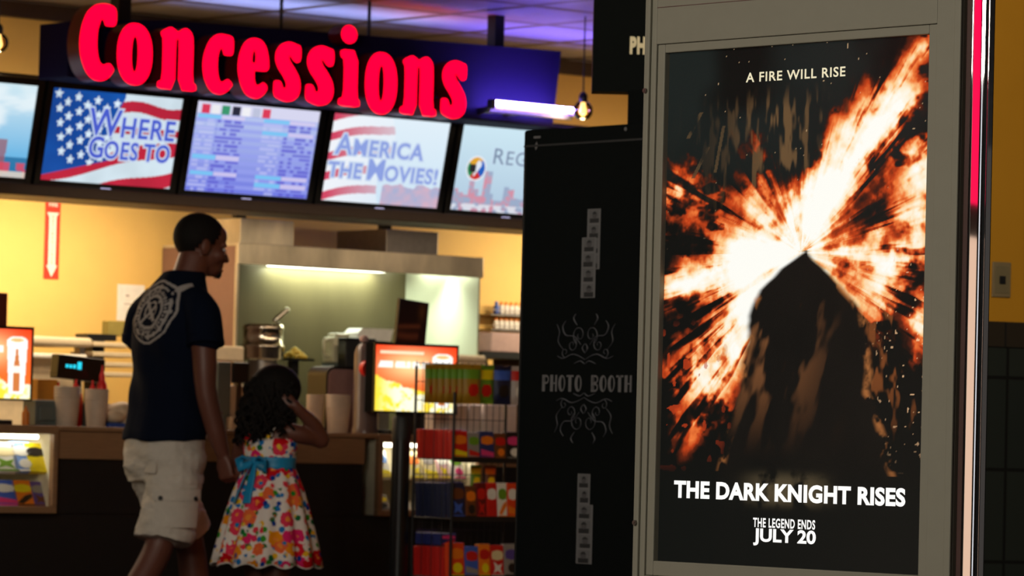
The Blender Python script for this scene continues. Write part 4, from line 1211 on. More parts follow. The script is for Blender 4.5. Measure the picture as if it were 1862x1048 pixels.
MB().box(w_ * .5, w_ * .5 + .05, .02, .05, .02, z0 + .04).box(w_ * .5 - .14, w_ * .5 + .19, -.1, .16, 0, .02).build('post', M['black'], tp)
tp.rotation_euler = (0, R(5), TH)
tp.location = CF.W(a0 - .115, .9, 0)

# right end shelf items
a0, a1, z0, z1 = CF.rect(893, 606, 960, 641, 2.2)
simple('carton', 'pale mauve carton at the right of the hood beside the booth', 'box', MB().box(0, a1 - a0, 0, .3, 0, z1 - z0), M['mauve_light'], CF.W(a0, 2.2, z0), bevel=.004, parts=('carton_body',))
sh = thing('back_shelf', 'dark shelf unit holding the pale mauve carton right of the hood', 'shelf', CF.W(a0 - .05, 2.2, BZ), TH)
w_ = a1 - a0 + .1
MB().box(-.02, w_, -.02, .36, z0 - BZ - .035, z0 - BZ - .001).build('shelf_board', M['black'], sh)
MB().box(0, .03, 0, .3, 0, z0 - BZ - .036).box(w_ - .04, w_ - .01, 0, .3, 0, z0 - BZ - .036).build('side_panel', M['brown_trim'], sh)
wsz = thing('wall_rack', 'small wire wall rack of bottles right of the hood', 'rack', CF.W(kc(888, 2.5), 2.5, 0), TH)
zz = [zat(915, 600, 2.5), zat(915, 572, 2.5)]
wm = MB()
for z in zz:
    wm.box(0, .45, .0, .098, z - .006, z)
    wm.box(0, .45, -.004, 0, z + .02, z + .024)
wm.build('wire_shelf', M['dark_steel'], wsz)
for j, z in enumerate(zz):
    for k in range(6):
        px = 897 + k * 9
        t = thing('sauce_bottle', ('small bottle with orange cap on the %s row of the wall rack' % ('lower', 'upper')[j]) if not (j == 1 and k == 0) else 'blue bottle at the left of the upper wall rack row', 'bottle', CF.W(kc(px, 2.54), 2.54, z), TH, 'sauce bottles on the wall rack' if not (j == 1 and k == 0) else None)
        bd = M['blue'] if (j == 1 and k == 0) else M['paper']
        MB().lathe([(.013, 0), (.014, .004), (.014, .045), (.008, .052)], (0, 0, 0), 14).build('bottle_body', bd, t)
        MB().lathe([(.010, .0525), (.010, .066), (.006, .070)], (0, 0, 0), 14).build('cap', M['orange'] if not (j == 1 and k == 0) else M['blue'], t)
a0, a1, z0, z1 = CF.rect(832, 646, 880, 660, 1.9)
simple('rolled_paper', 'cream paper roll on the back counter right of the lit popcorn box', 'roll', MB().tube([(0, 0, .02), (a1 - a0, 0, .02)], .02, 20).box(0, a1 - a0, -.018, .018, BZ - z0, .0), M['cream'], CF.W(a0, 1.905, z0), parts=('roll',))
for k, (p0, p1) in enumerate(((788, 810), (812, 830), (832, 852), (854, 874), (880, 940))):
    a0, a1, z0, z1 = CF.rect(p0, 737, p1, 766, .34)
    simple('napkin_pack', ('white napkin pack on the counter behind the candy rack' if k < 4 else 'wide pale napkin pack on the counter nearest the booth'), 'napkins', MB().box(0, a1 - a0, 0, .1, 0, z1 - CZ), M['paper'], CF.W(a0, .34, CZ), 'napkin packs behind the rack' if k < 4 else None, .004, parts=('pack',))
# ================================================================== POST AND CANDY RACK
p = at(727, 900, 16.75)
qp = thing('queue_post', 'black upright queue post left of the wire candy rack', 'post', (p.x, p.y, 0), TH)
zt = at(727, 757, 16.75).z
MB().lathe([(.10, 0), (.10, .015), (.08, .03), (.05, .04)], (0, 0, 0), 36).build('base', M['black'], qp)
MB().lathe([(.039, .04), (.039, zt - .10)], (0, 0, 0), 28).build('post_tube', M['gloss_black'], qp)
MB().lathe([(.041, zt - .10), (.041, zt - .012), (.034, zt)], (0, 0, 0), 28).build('belt_head', M['black'], qp)

p = at(822, 900, 16.6)
KF = Frame(p.x, p.y, 40)
# local: a along the front (right/away), d backwards (left/away)
KW, KD = .50, .26
rack = thing('candy_rack', 'black wire candy rack with four tiers standing before the counter', 'rack', KF.W(0, 0, 0), KF.th)
wire = M['gloss_black']
def kz(py, px=822):
    return KF.hit(px, py, 0)[1]
Z = [kz(1052), kz(944), kz(836), kz(735)]      # tier floors: 4th (lowest), 3rd, 2nd, peg row
top = kz(660)
cols = MB()
for a, d in ((0, 0), (KW, 0), (0, KD), (KW, KD)):
    MB().tube([(a, d, 0), (a, d, kz(735) + (.05 if d == 0 else .16))], .006, 8).build('upright', wire, rack)
for i, z in enumerate(Z[:3]):
    s = MB()
    for k in range(9):
        x = KW * k / 8
        s.tube([(x, 0, z), (x, KD, z)], .0022, 6)
    s.tube([(0, 0, z), (KW, 0, z)], .003, 6).tube([(0, KD, z), (KW, KD, z)], .003, 6).tube([(0, 0, z), (0, KD, z)], .003, 6).tube([(KW, 0, z), (KW, KD, z)], .003, 6)
    s.build('wire_shelf', wire, rack)
    MB().box(0, KW, -.005, -.002, z - .012, z + .012).build('price_rail', M['black'], rack)
g = MB()
for k in range(15):
    x = KW * k / 14
    g.tube([(x, KD, .08), (x, KD, top + .01)], .0018, 5)
for k in range(16):
    z = .1 + (top - .1) * k / 15
    g.tube([(0, KD, z), (KW, KD, z)], .0018, 5)
g.build('back_grid', wire, rack)
g = MB()
for k in range(5):
    g.tube([(0, KD * k / 4, .08), (0, KD * k / 4, kz(735))], .0018, 5)
g.build('side_grid', wire, rack)
MB().box(0, KW, 0, KD, .02, .06).build('base', M['black'], rack, bevel=.004)

def pouch(w, h, t, main, band, patch, label, loc, rotz, group):
    """pillow bag with crimped ends; printed band and picture"""
    o = thing('candy_bag', label, 'candy', loc, rotz, group)
    nx, nz = 10, 16
    def surf(sgn):
        vs = []
        for j in range(nz + 1):
            for i in range(nx + 1):
                u, v = i / nx, j / nz
                e = (1 - abs(2 * u - 1) ** 3) * max(0, 1 - (abs(2 * v - 1) / .88) ** 4)
                wob = .0015 * math.sin(u * 23 + v * 9)
                vs.append(((u - .5) * w * (1 - .04 * math.sin(PI * v)), sgn * (t / 2 * e + wob * e + .0006), (v - 1) * h))
        return vs
    mats = [main, band, patch]
    me = MB()
    for sgn in (-1, 1):
        fs = [[], [], []]
        for j in range(nz):
            for i in range(nx):
                q = (j * (nx + 1) + i, j * (nx + 1) + i + 1, (j + 1) * (nx + 1) + i + 1, (j + 1) * (nx + 1) + i)
                if sgn > 0: q = q[::-1]
                v = (j + .5) / nz; u = (i + .5) / nx
                k = 1 if .60 < v < .86 else (2 if (u - .5) ** 2 / .09 + (v - .34) ** 2 / .03 < 1 else 0)
                fs[k].append(q)
        vs = surf(sgn)
        for k in range(3):
            me.add(vs, fs[k], k, True)
    me.build('bag', mats, o)
    MB().tube([(0, 0, -.008), (0, .001, -.009)], .0045, 10).build('hang_hole', M['black'], o)
    return o

# tier 1: bags on pegs
PZ = top
pegs = [.055, .155, .250, .345, .44]
for a in pegs:
    MB().tube([(a, KD, PZ - .012), (a, -.05, PZ - .006)], .0022, 6).build('peg', wire, rack)
bags = [
    (.055, 7, tint('olive_yellow', (170, 130, 30)), grn, redc, 'yellow, green and red candy bag'),
    (.155, 1, grn, ylw, redc, 'green and yellow candy bag'),
    (.250, 2, tint('navy', (24, 34, 70)), blu, drk, 'dark blue candy bag'),
    (.345, 2, tint('pale_grey', (190, 180, 175)), redc, wht, 'pale grey candy bag with red print'),
    (.44, 2, ylw, redc, org, 'yellow and red candy bag')]
where = ['first', 'second', 'third', 'fourth', 'fifth', 'sixth', 'last']
for bi, (a, n, m1, m2, m3, lab) in enumerate(bags):
    for k in range(n):
        pos = '' if n == 1 else (', front one on its peg' if k == 0 else ', %s behind on its peg' % where[k])
        pouch(.092, .165, .030, m1, m2, m3, lab + pos, KF.W(a + .003 * (k % 2), (-.045 if n == 7 else -.01) + k * .043, PZ - .004), KF.th + R(3 * ((k * 7) % 3 - 1)), 'candy bags on the top row')
# bins of cartons on the lower tiers
def carton(tier, a, d, w, h, t, mats, label, kind='candy_box', dz=0.0, lean=0.08):
    candy_box(w, h, t, *mats, label, KF.W(a + w / 2, d, Z[tier] + .004 + dz), KF.th, 'candy cartons on tier %d' % (4 - tier), lean, kind)
T2 = [(.0, .085, .118, (redc, org, ylw), 'red candy box with orange end'), (.09, .06, .112, (gry, grn, redc), 'grey and green candy box'), (.155, .075, .118, (tint('navy2', (30, 50, 110)), org, pnk), 'blue candy box with orange spot'), (.235, .06, .112, (brn, redc, org), 'brown and red candy box'), (.30, .08, .118, (drk, pnk, wht), 'black candy box with pink print'), (.385, .10, .118, (org, brn, ylw), 'orange candy box with brown print')]
T3 = [(.0, .08, .150, (tint('navy', (24, 34, 70)), brn, blu), 'navy candy box'), (.085, .055, .135, (brn, org, drk), 'brown candy box'), (.145, .05, .15, (tint('maroon', (110, 18, 22)), redc, redc), 'maroon candy box'), (.20, .055, .15, (redc, wht, redc), 'red candy box with white stripe'), (.26, .05, .15, (wht, grn, org), 'white and green candy box'), (.315, .055, .15, (tint('redorange', (235, 70, 20)), wht, org), 'red-orange candy box'), (.375, .10, .15, (org, redc, wht), 'orange candy box with red print')]
T4 = [(.0, .085, .145, (tint('redorange', (235, 70, 20)), org, ylw), 'red-orange candy box'), (.09, .07, .13, (blu, redc, gry), 'blue and red candy box'), (.165, .06, .14, (org, redc, ylw), 'orange and yellow candy box'), (.23, .07, .135, (redc, crm, wht), 'red and cream candy box'), (.305, .075, .14, (gry, prp, drk), 'grey candy box'), (.385, .10, .14, (org, crm, redc), 'orange candy box')]
for tier, row, nm in ((2, T2, 'second'), (1, T3, 'third'), (0, T4, 'lowest')):
    for (a, w, h, ms, lab) in row:
        carton(tier, a, .005, w, h, .028, ms, '%s at the front of the %s rack tier' % (lab, nm))
# boxes seen from the side, standing behind one another at the left end
sides = {2: ((redc, prp, redc), .0), 1: ((tint('navy', (24, 34, 70)), blu, brn), .0), 0: ((redc, org, redc), .0)}
for tier, ((m1, m2, m3), _) in sides.items():
    hh = {2: .122, 1: .145, 0: .125}[tier]
    nm = {2: 'second', 1: 'third', 0: 'lowest'}[tier]
    cn = {2: 'red', 1: 'navy', 0: 'bright red'}[tier]
    for k in range(6):
        candy_box(.085, hh, .030, m1, m2, m3, '%s candy box filed %s behind the front box, %s tier left' % (cn, where[k], nm), KF.W(.0425, .042 + k * .0345, Z[tier] + .004), KF.th, 'boxes filed at the left end of the %s tier' % nm, .05)
    if tier == 2:
        pass
for k in range(3):
    candy_box(.08, .05, .055, tint('navy3', (40, 50, 120)), pnk, redc, 'flat blue and pink box on the lowest tier, %s from the front' % where[k], KF.W(.045, .07 + k * .06, Z[0] + .135), KF.th, 'flat boxes on the lowest tier')
for k, (m1, m2) in enumerate(((grn, ylw), (brn, org))):
    pouch(.06, .10, .02, m1, m2, ylw, ('green', 'brown')[k] + ' bag standing behind the third tier cartons', KF.W(.25 + k * .08, .15, Z[1] + .225), KF.th, 'bags behind the third tier')
# ================================================================== PEOPLE
def fuse(name, mb, material, parent, voxel=.006, smooth=8, post=None, attr=None):
    """grow one continuous skin over overlapping closed forms"""
    me = bpy.data.meshes.new('t'); me.from_pydata(mb.v, [], mb.f); me.update()
    o = bpy.data.objects.new('t', me); COL.objects.link(o)
    r = o.modifiers.new('r', 'REMESH'); r.mode = 'VOXEL'; r.voxel_size = voxel; r.use_smooth_shade = True
    s = o.modifiers.new('s', 'SMOOTH'); s.factor = .5; s.iterations = smooth
    dg = bpy.context.evaluated_depsgraph_get()
    out = bpy.data.meshes.new_from_object(o.evaluated_get(dg))
    bpy.data.objects.remove(o); bpy.data.meshes.remove(me)
    n = len(out.vertices)
    co = np.empty(n * 3, np.float32); out.vertices.foreach_get('co', co); co = co.reshape(-1, 3)
    if post is not None:
        nr = np.empty(n * 3, np.float32); out.vertices.foreach_get('normal', nr)
        co = post(co, nr.reshape(-1, 3)).astype(np.float32)
        out.vertices.foreach_set('co', co.ravel())
    if attr is not None:
        c = np.ones((n, 4), np.float32); c[:, :3] = attr(co)
        a = out.color_attributes.new('pattern', 'FLOAT_COLOR', 'POINT'); a.data.foreach_set('color', c.ravel())
    out.materials.clear(); out.materials.append(material)
    out.name = name
    out.polygons.foreach_set('use_smooth', [True] * len(out.polygons)); out.update()
    ob = bpy.data.objects.new(name, out); COL.objects.link(ob); ob.parent = parent
    return ob
def oval(rx, ry, cy, z, cx=0, n=32, p=2.3):
    return [(cx + rx * math.copysign(abs(math.cos(t)) ** (2 / p), math.cos(t)), cy + ry * math.copysign(abs(math.sin(t)) ** (2 / p), math.sin(t)), z) for t in [2 * PI * k / n for k in range(n)]]
def limb(mb, pts, rad, n=18):
    """smooth tapering limb through joints"""
    P = [Vector(p) for p in pts]; out, rr = [], []
    for i in range(len(P) - 1):
        p0, p1, p2, p3 = P[max(i - 1, 0)], P[i], P[i + 1], P[min(i + 2, len(P) - 1)]
        for k in range(7):
            t = k / 7
            out.append(0.5 * ((2 * p1) + (p2 - p0) * t + (2 * p0 - 5 * p1 + 4 * p2 - p3) * t * t + (3 * p1 - p0 - 3 * p2 + p3) * t ** 3))
            rr.append(rad[i] + (rad[i + 1] - rad[i]) * (t * t * (3 - 2 * t)))
    out.append(P[-1]); rr.append(rad[-1])
    mb.tube(out, rr, n, dome=True)
def hand(mb, wrist, f, nrm, thumb, k=1.0, curl=(35, 45, 30), spread=0.0):
    """palm, four unequal bent fingers and a thumb; f = finger direction, nrm = way the palm faces, thumb = side of the thumb"""
    f = Vector(f).normalized(); nrm = Vector(nrm); nrm = (nrm - f * nrm.dot(f)).normalized()
    s = Vector(thumb); s = (s - f * s.dot(f) - nrm * s.dot(nrm)).normalized()
    w0 = Vector(wrist)
    rings = []
    for t, hw, ht in ((-.02, .026, .020), (.0, .029, .020), (.03, .038, .017), (.06, .042, .015), (.085, .042, .013), (.095, .036, .009)):
        c = w0 + f * t * k
        rings.append([tuple(c + s * hw * k * math.cos(2 * PI * j / 16) + nrm * ht * k * math.sin(2 * PI * j / 16)) for j in range(16)])
    mb.loft(rings, cap0=True, cap1=True)
    for i, (off, L_) in enumerate(((.031, .072), (.0105, .080), (-.0105, .074), (-.031, .058))):
        p = w0 + f * (.086 * k - abs(off) * .12) + s * off * k
        d = f.copy(); pts = [p - f * .015 * k, p]; tot = 0
        for sg, cu in zip((.45, .32, .23), curl):
            tot += R(cu + i * 3)
            d = f * math.cos(tot) + nrm * math.sin(tot) + s * spread * (1.5 - i)
            p = p + d * L_ * sg * k; pts.append(p)
        r = .0092 * k
        mb.tube(pts, [r, r * 1.05, r, r * .94, r * .8], 10, dome=True)
    p = w0 + f * .022 * k + s * .026 * k
    d1 = (f * .62 + s * .62 + nrm * .38).normalized(); d2 = (f * .85 + s * .15 + nrm * .5).normalized()
    mb.tube([p - d1 * .015 * k, p, p + d1 * .038 * k, p + d1 * .038 * k + d2 * .034 * k, p + d1 * .038 * k + d2 * .056 * k], [.013 * k, .0125 * k, .0105 * k, .0095 * k, .0075 * k], 10, dome=True)

def face_head(mb, Mh, k=1.0):
    """skull, jaw, nose, lips, brow, ears in head space (x right, y forward, z up, origin in mid skull)"""
    P = lambda x, y, z: tuple(Mh @ Vector((x * k, y * k, z * k)))
    R3 = Mh.to_3x3().to_4x4()
    B = lambda c, r, nu=20, nv=14: mb.ball(P(*c), tuple(q * k for q in r), nu, nv, 0, R3)
    B((0, -.012, .028), (.076, .094, .086), 28, 18)
    B((0, .030, -.028), (.064, .062, .078))
    B((0, .055, -.075), (.045, .040, .036))
    B((0, .084, -.090), (.022, .018, .017))           # chin
    B((0, .040, .040), (.066, .055, .050))            # forehead
    B((.032, .074, .012), (.026, .016, .010)); B((-.032, .074, .012), (.026, .016, .010))   # brows
    B((.046, .058, -.030), (.024, .030, .026)); B((-.046, .058, -.030), (.024, .030, .026)) # cheeks
    mb.tube([P(0, .084, .005), P(0, .104, -.022), P(0, .111, -.036)], [.008 * k, .011 * k, .013 * k], 12, dome=True)
    B((.011, .098, -.038), (.009, .011, .008)); B((-.011, .098, -.038), (.009, .011, .008))
    B((0, .093, -.058), (.024, .010, .006)); B((0, .092, -.068), (.021, .010, .006))
    for sx in (1, -1):
        B((sx * .078, -.008, -.014), (.010, .020, .032)); B((sx * .084, -.014, -.010), (.006, .016, .028))

def eyes(parent, Mh, k, white, iris):
    for sx in (1, -1):
        c = Mh @ Vector((sx * .031 * k, .0785 * k, -.004 * k))
        e = MB().ball(tuple(c), (.0115 * k, .0115 * k, .0085 * k), 16, 10).build('eye', white, parent)
        c2 = Mh @ Vector((sx * .031 * k, .0892 * k, -.004 * k))
        MB().ball(tuple(c2), (.0045 * k, .0025 * k, .0045 * k), 12, 8).build('iris', iris, e)

skin_m = mat('tan_skin', (.14, .045, .027), .5, noise=.04, scale=14)
girl_skin = mat('brown_skin', (.13, .042, .025), .5, noise=.04, scale=14)
eye_w = mat('eye_white', (.7, .68, .65), .3); eye_i = mat('eye_brown', (.03, .015, .01), .2)
lip_m = mat('lip', (.35, .10, .08), .5)
hair_m = mat('black_hair', (.008, .006, .005), .75, noise=.3, scale=120, spec=.15)

# ------------------------------------------------------------------ the man
BM = R(50)
pm = at(305, 785, 15.8)
man = thing('person', 'man with cropped dark hair in navy T-shirt and white cargo shorts, holding the girl hand', 'person', (pm.x, 15.8, 0), -BM)
b = MB()
tor = [(.80, .150, .110, -.01), (.88, .165, .120, -.018), (.95, .165, .118, -.015), (1.05, .150, .105, .005), (1.15, .150, .105, .015), (1.28, .172, .112, .015), (1.38, .180, .108, .012), (1.46, .160, .088, .018), (1.52, .095, .068, .028), (1.56, .06, .055, .04)]
b.loft([oval(rx, ry, cy, z) for z, rx, ry, cy in tor])
limb(b, [(0, .045, 1.50), (0, .080, 1.58), (0, .108, 1.66)], [.078, .068, .066])
MH = Matrix.Translation((0, .135, 1.714)) @ Matrix.Rotation(R(-14), 4, 'Z') @ Matrix.Rotation(R(-9), 4, 'X')
face_head(b, MH, 1.08)
# right arm (near) hangs to the girl's hand
limb(b, [(.155, .015, 1.475), (.200, .012, 1.40), (.232, .005, 1.24), (.243, .010, 1.115), (.252, .050, .98), (.256, .085, .885)], [.060, .058, .049, .043, .040, .029])
hand(b, (.257, .090, .870), (.16, .10, -1), (-.15, .9, .1), (-.6, .7, .2), .98, (55, 60, 40))
# left arm bent forward
limb(b, [(-.155, .015, 1.475), (-.200, .02, 1.40), (-.225, .04, 1.26), (-.225, .07, 1.14), (-.215, .17, 1.08), (-.205, .24, 1.05)], [.060, .058, .049, .043, .040, .029])
hand(b, (-.204, .252, 1.047), (.1, 1, -.3), (1, -.1, 0), (0, .2, 1), .98, (30, 40, 25))
# legs in mid stride: left forward, right behind
limb(b, [(.080, -.01, .88), (.092, -.02, .78), (.098, -.075, .62), (.100, -.10, .50), (.102, -.185, .36), (.105, -.31, .20), (.106, -.385, .115)], [.086, .088, .072, .058, .058, .042, .038])
limb(b, [(-.080, .0, .88), (-.088, .05, .78), (-.09, .14, .62), (-.09, .19, .50), (-.09, .215, .36), (-.09, .235, .20), (-.09, .245, .09)], [.086, .088, .072, .058, .060, .042, .038])
body = fuse('body', b, skin_m, man, .0055, 6)
# shoes (the feet are inside)
def shoe(parent, p, yaw_pitch, m, sole):
    Mx = Matrix.Translation(p) @ Matrix.Rotation(yaw_pitch, 4, 'X')
    rings = []
    for y, w, h, zc in ((-.075, .022, .02, .045), (-.065, .034, .045, .048), (-.03, .040, .06, .058), (.03, .042, .058, .056), (.08, .044, .042, .044), (.13, .047, .032, .034), (.175, .040, .026, .03), (.20, .02, .016, .026)):
        rings.append([tuple(Mx @ Vector((w * math.cos(2 * PI * j / 18), y, zc + h * math.sin(2 * PI * j / 18)))) for j in range(18)])
    s = MB().loft(rings).build('shoe', m, parent)
    so = MB()
    out = [(.046 * math.cos(t) * (1 + .1 * math.sin(t)), .062 + .142 * math.sin(t)) for t in [2 * PI * j / 28 for j in range(28)]]
    so.loft([[tuple(Mx @ Vector((x, y, z))) for x, y in out] for z in (0, .022)], sm=False).build('sole', sole, s)
    MB().tube([tuple(Mx @ Vector((-.02, .06, .098))), tuple(Mx @ Vector((.0, .065, .104))), tuple(Mx @ Vector((.02, .06, .098)))], .003, 6).build('lace', M['white'], s)
shoe(man, (-.09, .24, 0), 0, M['mauve'], M['white'])
shoe(man, (.106, -.37, .035), R(-24), M['mauve'], M['white'])
# T-shirt
def emblem(co):
    base = np.tile(np.array((.004, .007, .018), np.float32), (len(co), 1))
    u = (co[:, 0] - .010) / .135; v = (co[:, 2] - 1.435) / .130
    r = np.hypot(u, v); an = np.arctan2(v, u)
    back = co[:, 1] < .02
    lobes = .97 + .03 * np.cos(4 * (an - PI / 4)) ** 2
    rim = (r < lobes) & (r > lobes - .07)
    cell = (an * 17 / (2 * PI)); fr = np.abs(cell - np.round(cell))
    letters = (r > .56) & (r < lobes - .14) & ((fr < .17) | (fr > .36) & (np.abs(r - .62) < .05) | (np.abs(r - .77) < .045)) & (vnoise(np.round(cell) * 1.7 + 40, r * 14, 5) > .22)
    inner = (np.abs(r - .50) < .045)
    core = (r < .46) & ((np.abs(u * .7 + v * .7) < .06) | (np.abs(u * .7 - v * .7) < .05) | (np.abs(np.hypot(u + .02, v - .05) - .26) < .035)) & (vnoise(u * 9 + 30, v * 9 + 30, 3) > .25)
    flare = (u > .62) & (v > .62) & (np.abs(u - v) < .16) & (r < 1.30)
    m = (rim | letters | inner | core | flare) & back
    out = base.copy(); out[m] = (.42, .38, .36)
    return out
sh = MB()
tors = [(.925, .188, .150, -.014), (.96, .188, .148, -.012), (1.05, .178, .132, -.004), (1.18, .178, .128, .006), (1.30, .190, .132, .008), (1.40, .198, .130, .008), (1.47, .182, .114, .018), (1.53, .132, .100, .032), (1.575, .098, .088, .046), (1.603, .082, .078, .056)]
sh.loft([oval(rx, ry, cy, z) for z, rx, ry, cy in tors])
for sx in (1, -1):
    limb(sh, [(sx * .14, .015, 1.475), (sx * .195, .012, 1.42), (sx * .222, .008, 1.345)], [.068, .074, .073])
    sh.tube([(sx * .215, .009, 1.37), (sx * .232, .004, 1.305)], [.073, .074], 24)
def folds(co, n):
    d = .004 * np.sin(co[:, 2] * 34 + co[:, 0] * 22 + 2 * np.sin(co[:, 1] * 20)) * (co[:, 2] < 1.35) + .003 * np.sin(co[:, 0] * 40 + co[:, 2] * 12)
    return co + n * d[:, None]
shirt = fuse('t_shirt', sh, attr_mat('navy_cotton_with_print', 0, 1, .9, spec=.08), man, .0042, 8, folds, emblem)
# shorts
so = MB()
so.loft([oval(.176, .138, -.010, .975), oval(.180, .144, -.014, .88), oval(.182, .142, -.012, .82), oval(.165, .13, -.005, .76)])
limb(so, [(.078, -.015, .84), (.088, -.03, .72), (.094, -.05, .62)], [.112, .116, .118])
so.tube([(.092, -.045, .66), (.098, -.075, .525)], [.117, .120], 28)
limb(so, [(-.078, .0, .84), (-.086, .06, .72), (-.09, .12, .62)], [.112, .114, .112])
so.tube([(-.089, .10, .66), (-.09, .165, .545)], [.112, .113], 28)
def wr_(co, n):
    d = .011 * (fbm(co[:, 0] * 11 + co[:, 1] * 9 + 20, co[:, 2] * 22, 4, 3) - .5) * 2 + .003 * np.sin(co[:, 2] * 60 + co[:, 0] * 30 + 3 * np.sin(co[:, 1] * 15))
    return co + n * d[:, None]
shorts = fuse('cargo_shorts', so, mat('off_white_cotton', (.62, .55, .47), .85, noise=.06, scale=25), man, .005, 6, wr_)
def wrap_patch(c0, c1, r0, r1, a0, a1, off, mbx, n=12):
    """a curved cloth panel wrapped on a leg between two heights and two angles"""
    ringo = []
    for j in range(5):
        f = j / 4
        c = Vector(c0).lerp(Vector(c1), f); r = r0 + (r1 - r0) * f
        ringo.append([(c.x + (r + off) * math.cos(R(a0 + (a1 - a0) * k / n)), c.y + (r + off) * math.sin(R(a0 + (a1 - a0) * k / n)), c.z) for k in range(n + 1)])
    inn = []
    for j in range(5):
        f = j / 4
        c = Vector(c0).lerp(Vector(c1), f); r = r0 + (r1 - r0) * f - .01
        inn.append([(c.x + r * math.cos(R(a0 + (a1 - a0) * k / n)), c.y + r * math.sin(R(a0 + (a1 - a0) * k / n)), c.z) for k in range(n + 1)])
    rings = [o + i[::-1] for o, i in zip(ringo, inn)]
    mbx.loft(rings, 0, False)
    return mbx
cm = shorts.data.materials[0]
wrap_patch((.095, -.05, .585), (.093, -.042, .70), .121, .122, -62, 22, .009, MB()).build('cargo_pocket', cm, shorts)
wrap_patch((.093, -.042, .690), (.092, -.040, .735), .122, .121, -66, 26, .013, MB()).build('pocket_flap', cm, shorts)
for an in (-52, 10):
    c = Vector((.093, -.042, .70)); r = .137
    p0 = c + Vector((r * math.cos(R(an)), r * math.sin(R(an)), 0)); p1 = c + Vector(((r + .004) * math.cos(R(an)), (r + .004) * math.sin(R(an)), 0))
    MB().cyl(p0, p1, .009, None, 14).build('button', M['black'], shorts)
wrap_patch((.088, -.028, .795), (.086, -.024, .86), .118, .113, -128, -72, .003, MB()).build('back_pocket', cm, shorts)
# hair, beard, face details
def hair_cap(name, parent, Mh, r, keep, material, nu=48, nv=36, jag=.0):
    mb = MB()
    vs = []
    for i in range(nv + 1):
        th = PI * (.005 + .99 * i / nv)
        for j in range(nu):
            ph = 2 * PI * j / nu
            w = 1 + jag * (vnoise(np.array(i * .9), np.array(j * .9), 3) - .5)
            vs.append(Vector((r[0] * w * math.sin(th) * math.cos(ph), r[1] * w * math.sin(th) * math.sin(ph) , r[2] * w * math.cos(th))))
    fs = []
    for i in range(nv):
        for j in range(nu):
            q = (i * nu + j, (i + 1) * nu + j, (i + 1) * nu + (j + 1) % nu, i * nu + (j + 1) % nu)
            c = sum((vs[k] for k in q), Vector()) / 4
            if keep(c): fs.append(q)
    mb.add([tuple(Mh @ (v + Vector((0, -.012, .028)))) for v in vs], fs, 0, True)
    o = mb.build(name, material, parent)
    sm = o.modifiers.new('thickness', 'SOLIDIFY'); sm.thickness = .006; sm.offset = -1
    return o
hair_cap('hair', man, MH, (.088, .108, .099), lambda c: c.z > (-.074 if c.y < -.03 else (-.050 if c.y < .030 else (-.03 + (c.y - .03) * 1.7 if c.y < .075 else .050))) and not (abs(c.x) > .06 and -.03 < c.y < .004 and -.06 < c.z < -.036), hair_m, jag=.015)
bm_ = MB()
for sx in (-.014, 0, .014):
    bm_.ball(tuple(MH @ Vector((sx, .096 - abs(sx) * .3, -.102))), (.015, .014, .019), 12, 8)
bm_.ball(tuple(MH @ Vector((0, .106, -.086))), (.012, .008, .008), 12, 8)
fuse('goatee', bm_, hair_m, man, .004, 3)
eyes(man, MH, 1.08, eye_w, eye_i)

# ------------------------------------------------------------------ the girl
BG = R(35)
pg = at(492, 785, 15.52)
girl = thing('person', 'little girl with long curly dark hair in a floral dress with blue sash', 'person', (pg.x, 15.52, 0), -BG)
g = MB()
gt = [(.56, .105, .085, 0), (.64, .112, .092, 0), (.74, .098, .078, 0), (.84, .095, .074, .0), (.92, .108, .078, 0), (.97, .105, .068, 0), (1.0, .07, .05, .005), (1.02, .042, .04, .01)]
g.loft([oval(rx, ry, cy, z) for z, rx, ry, cy in gt])
limb(g, [(0, .0, .98), (0, .012, 1.03), (0, .022, 1.08)], [.042, .038, .038])
GH = Matrix.Translation((0.005, .035, 1.118)) @ Matrix.Rotation(R(-6), 4, 'Z') @ Matrix.Rotation(R(-6), 4, 'X')
face_head(g, GH, .86)
limb(g, [(.095, .0, .972), (.125, .03, .962), (.150, .09, .950), (.165, .118, .942), (.158, .072, 1.0), (.138, .012, 1.052), (.128, -.012, 1.076)], [.036, .035, .032, .030, .029, .023, .020])
hand(g, (.126, -.018, 1.080), (-.75, -.42, .35), (-.4, .75, -.2), (.0, -.2, 1), .66, (28, 35, 25))
limb(g, [(-.095, .0, .972), (-.128, .0, .95), (-.155, .005, .90), (-.178, .02, .868), (-.196, .035, .842)], [.036, .034, .029, .026, .020])
hand(g, (-.199, .037, .836), (-.45, .12, -.85), (.2, .9, .0), (.6, .5, .3), .66, (50, 55, 40))
for sx, yo in ((1, -.02), (-1, .03)):
    limb(g, [(sx * .055, 0, .58), (sx * .058, yo * .5, .45), (sx * .06, yo, .33), (sx * .06, yo - .01, .22), (sx * .06, yo - .005, .12), (sx * .06, yo, .06)], [.066, .055, .042, .044, .032, .027])
    limb(g, [(sx * .06, yo - .02, .045), (sx * .062, yo + .06, .03), (sx * .064, yo + .12, .022)], [.026, .026, .018])
fuse('body', g, girl_skin, girl, .0045, 5)
for sx, yo in ((1, -.02), (-1, .03)):
    s = MB().loft([[(sx * .062 + .036 * math.cos(t), yo + .045 + .098 * math.sin(t), z) for t in [2 * PI * j / 24 for j in range(24)]] for z in (0, .014)], sm=False).build('sandal', M['white'], girl)
    MB().tube([(sx * .062 - .034, yo + .07, .012), (sx * .062, yo + .075, .052), (sx * .062 + .034, yo + .07, .012)], .005, 8).build('strap', M['white'], s)

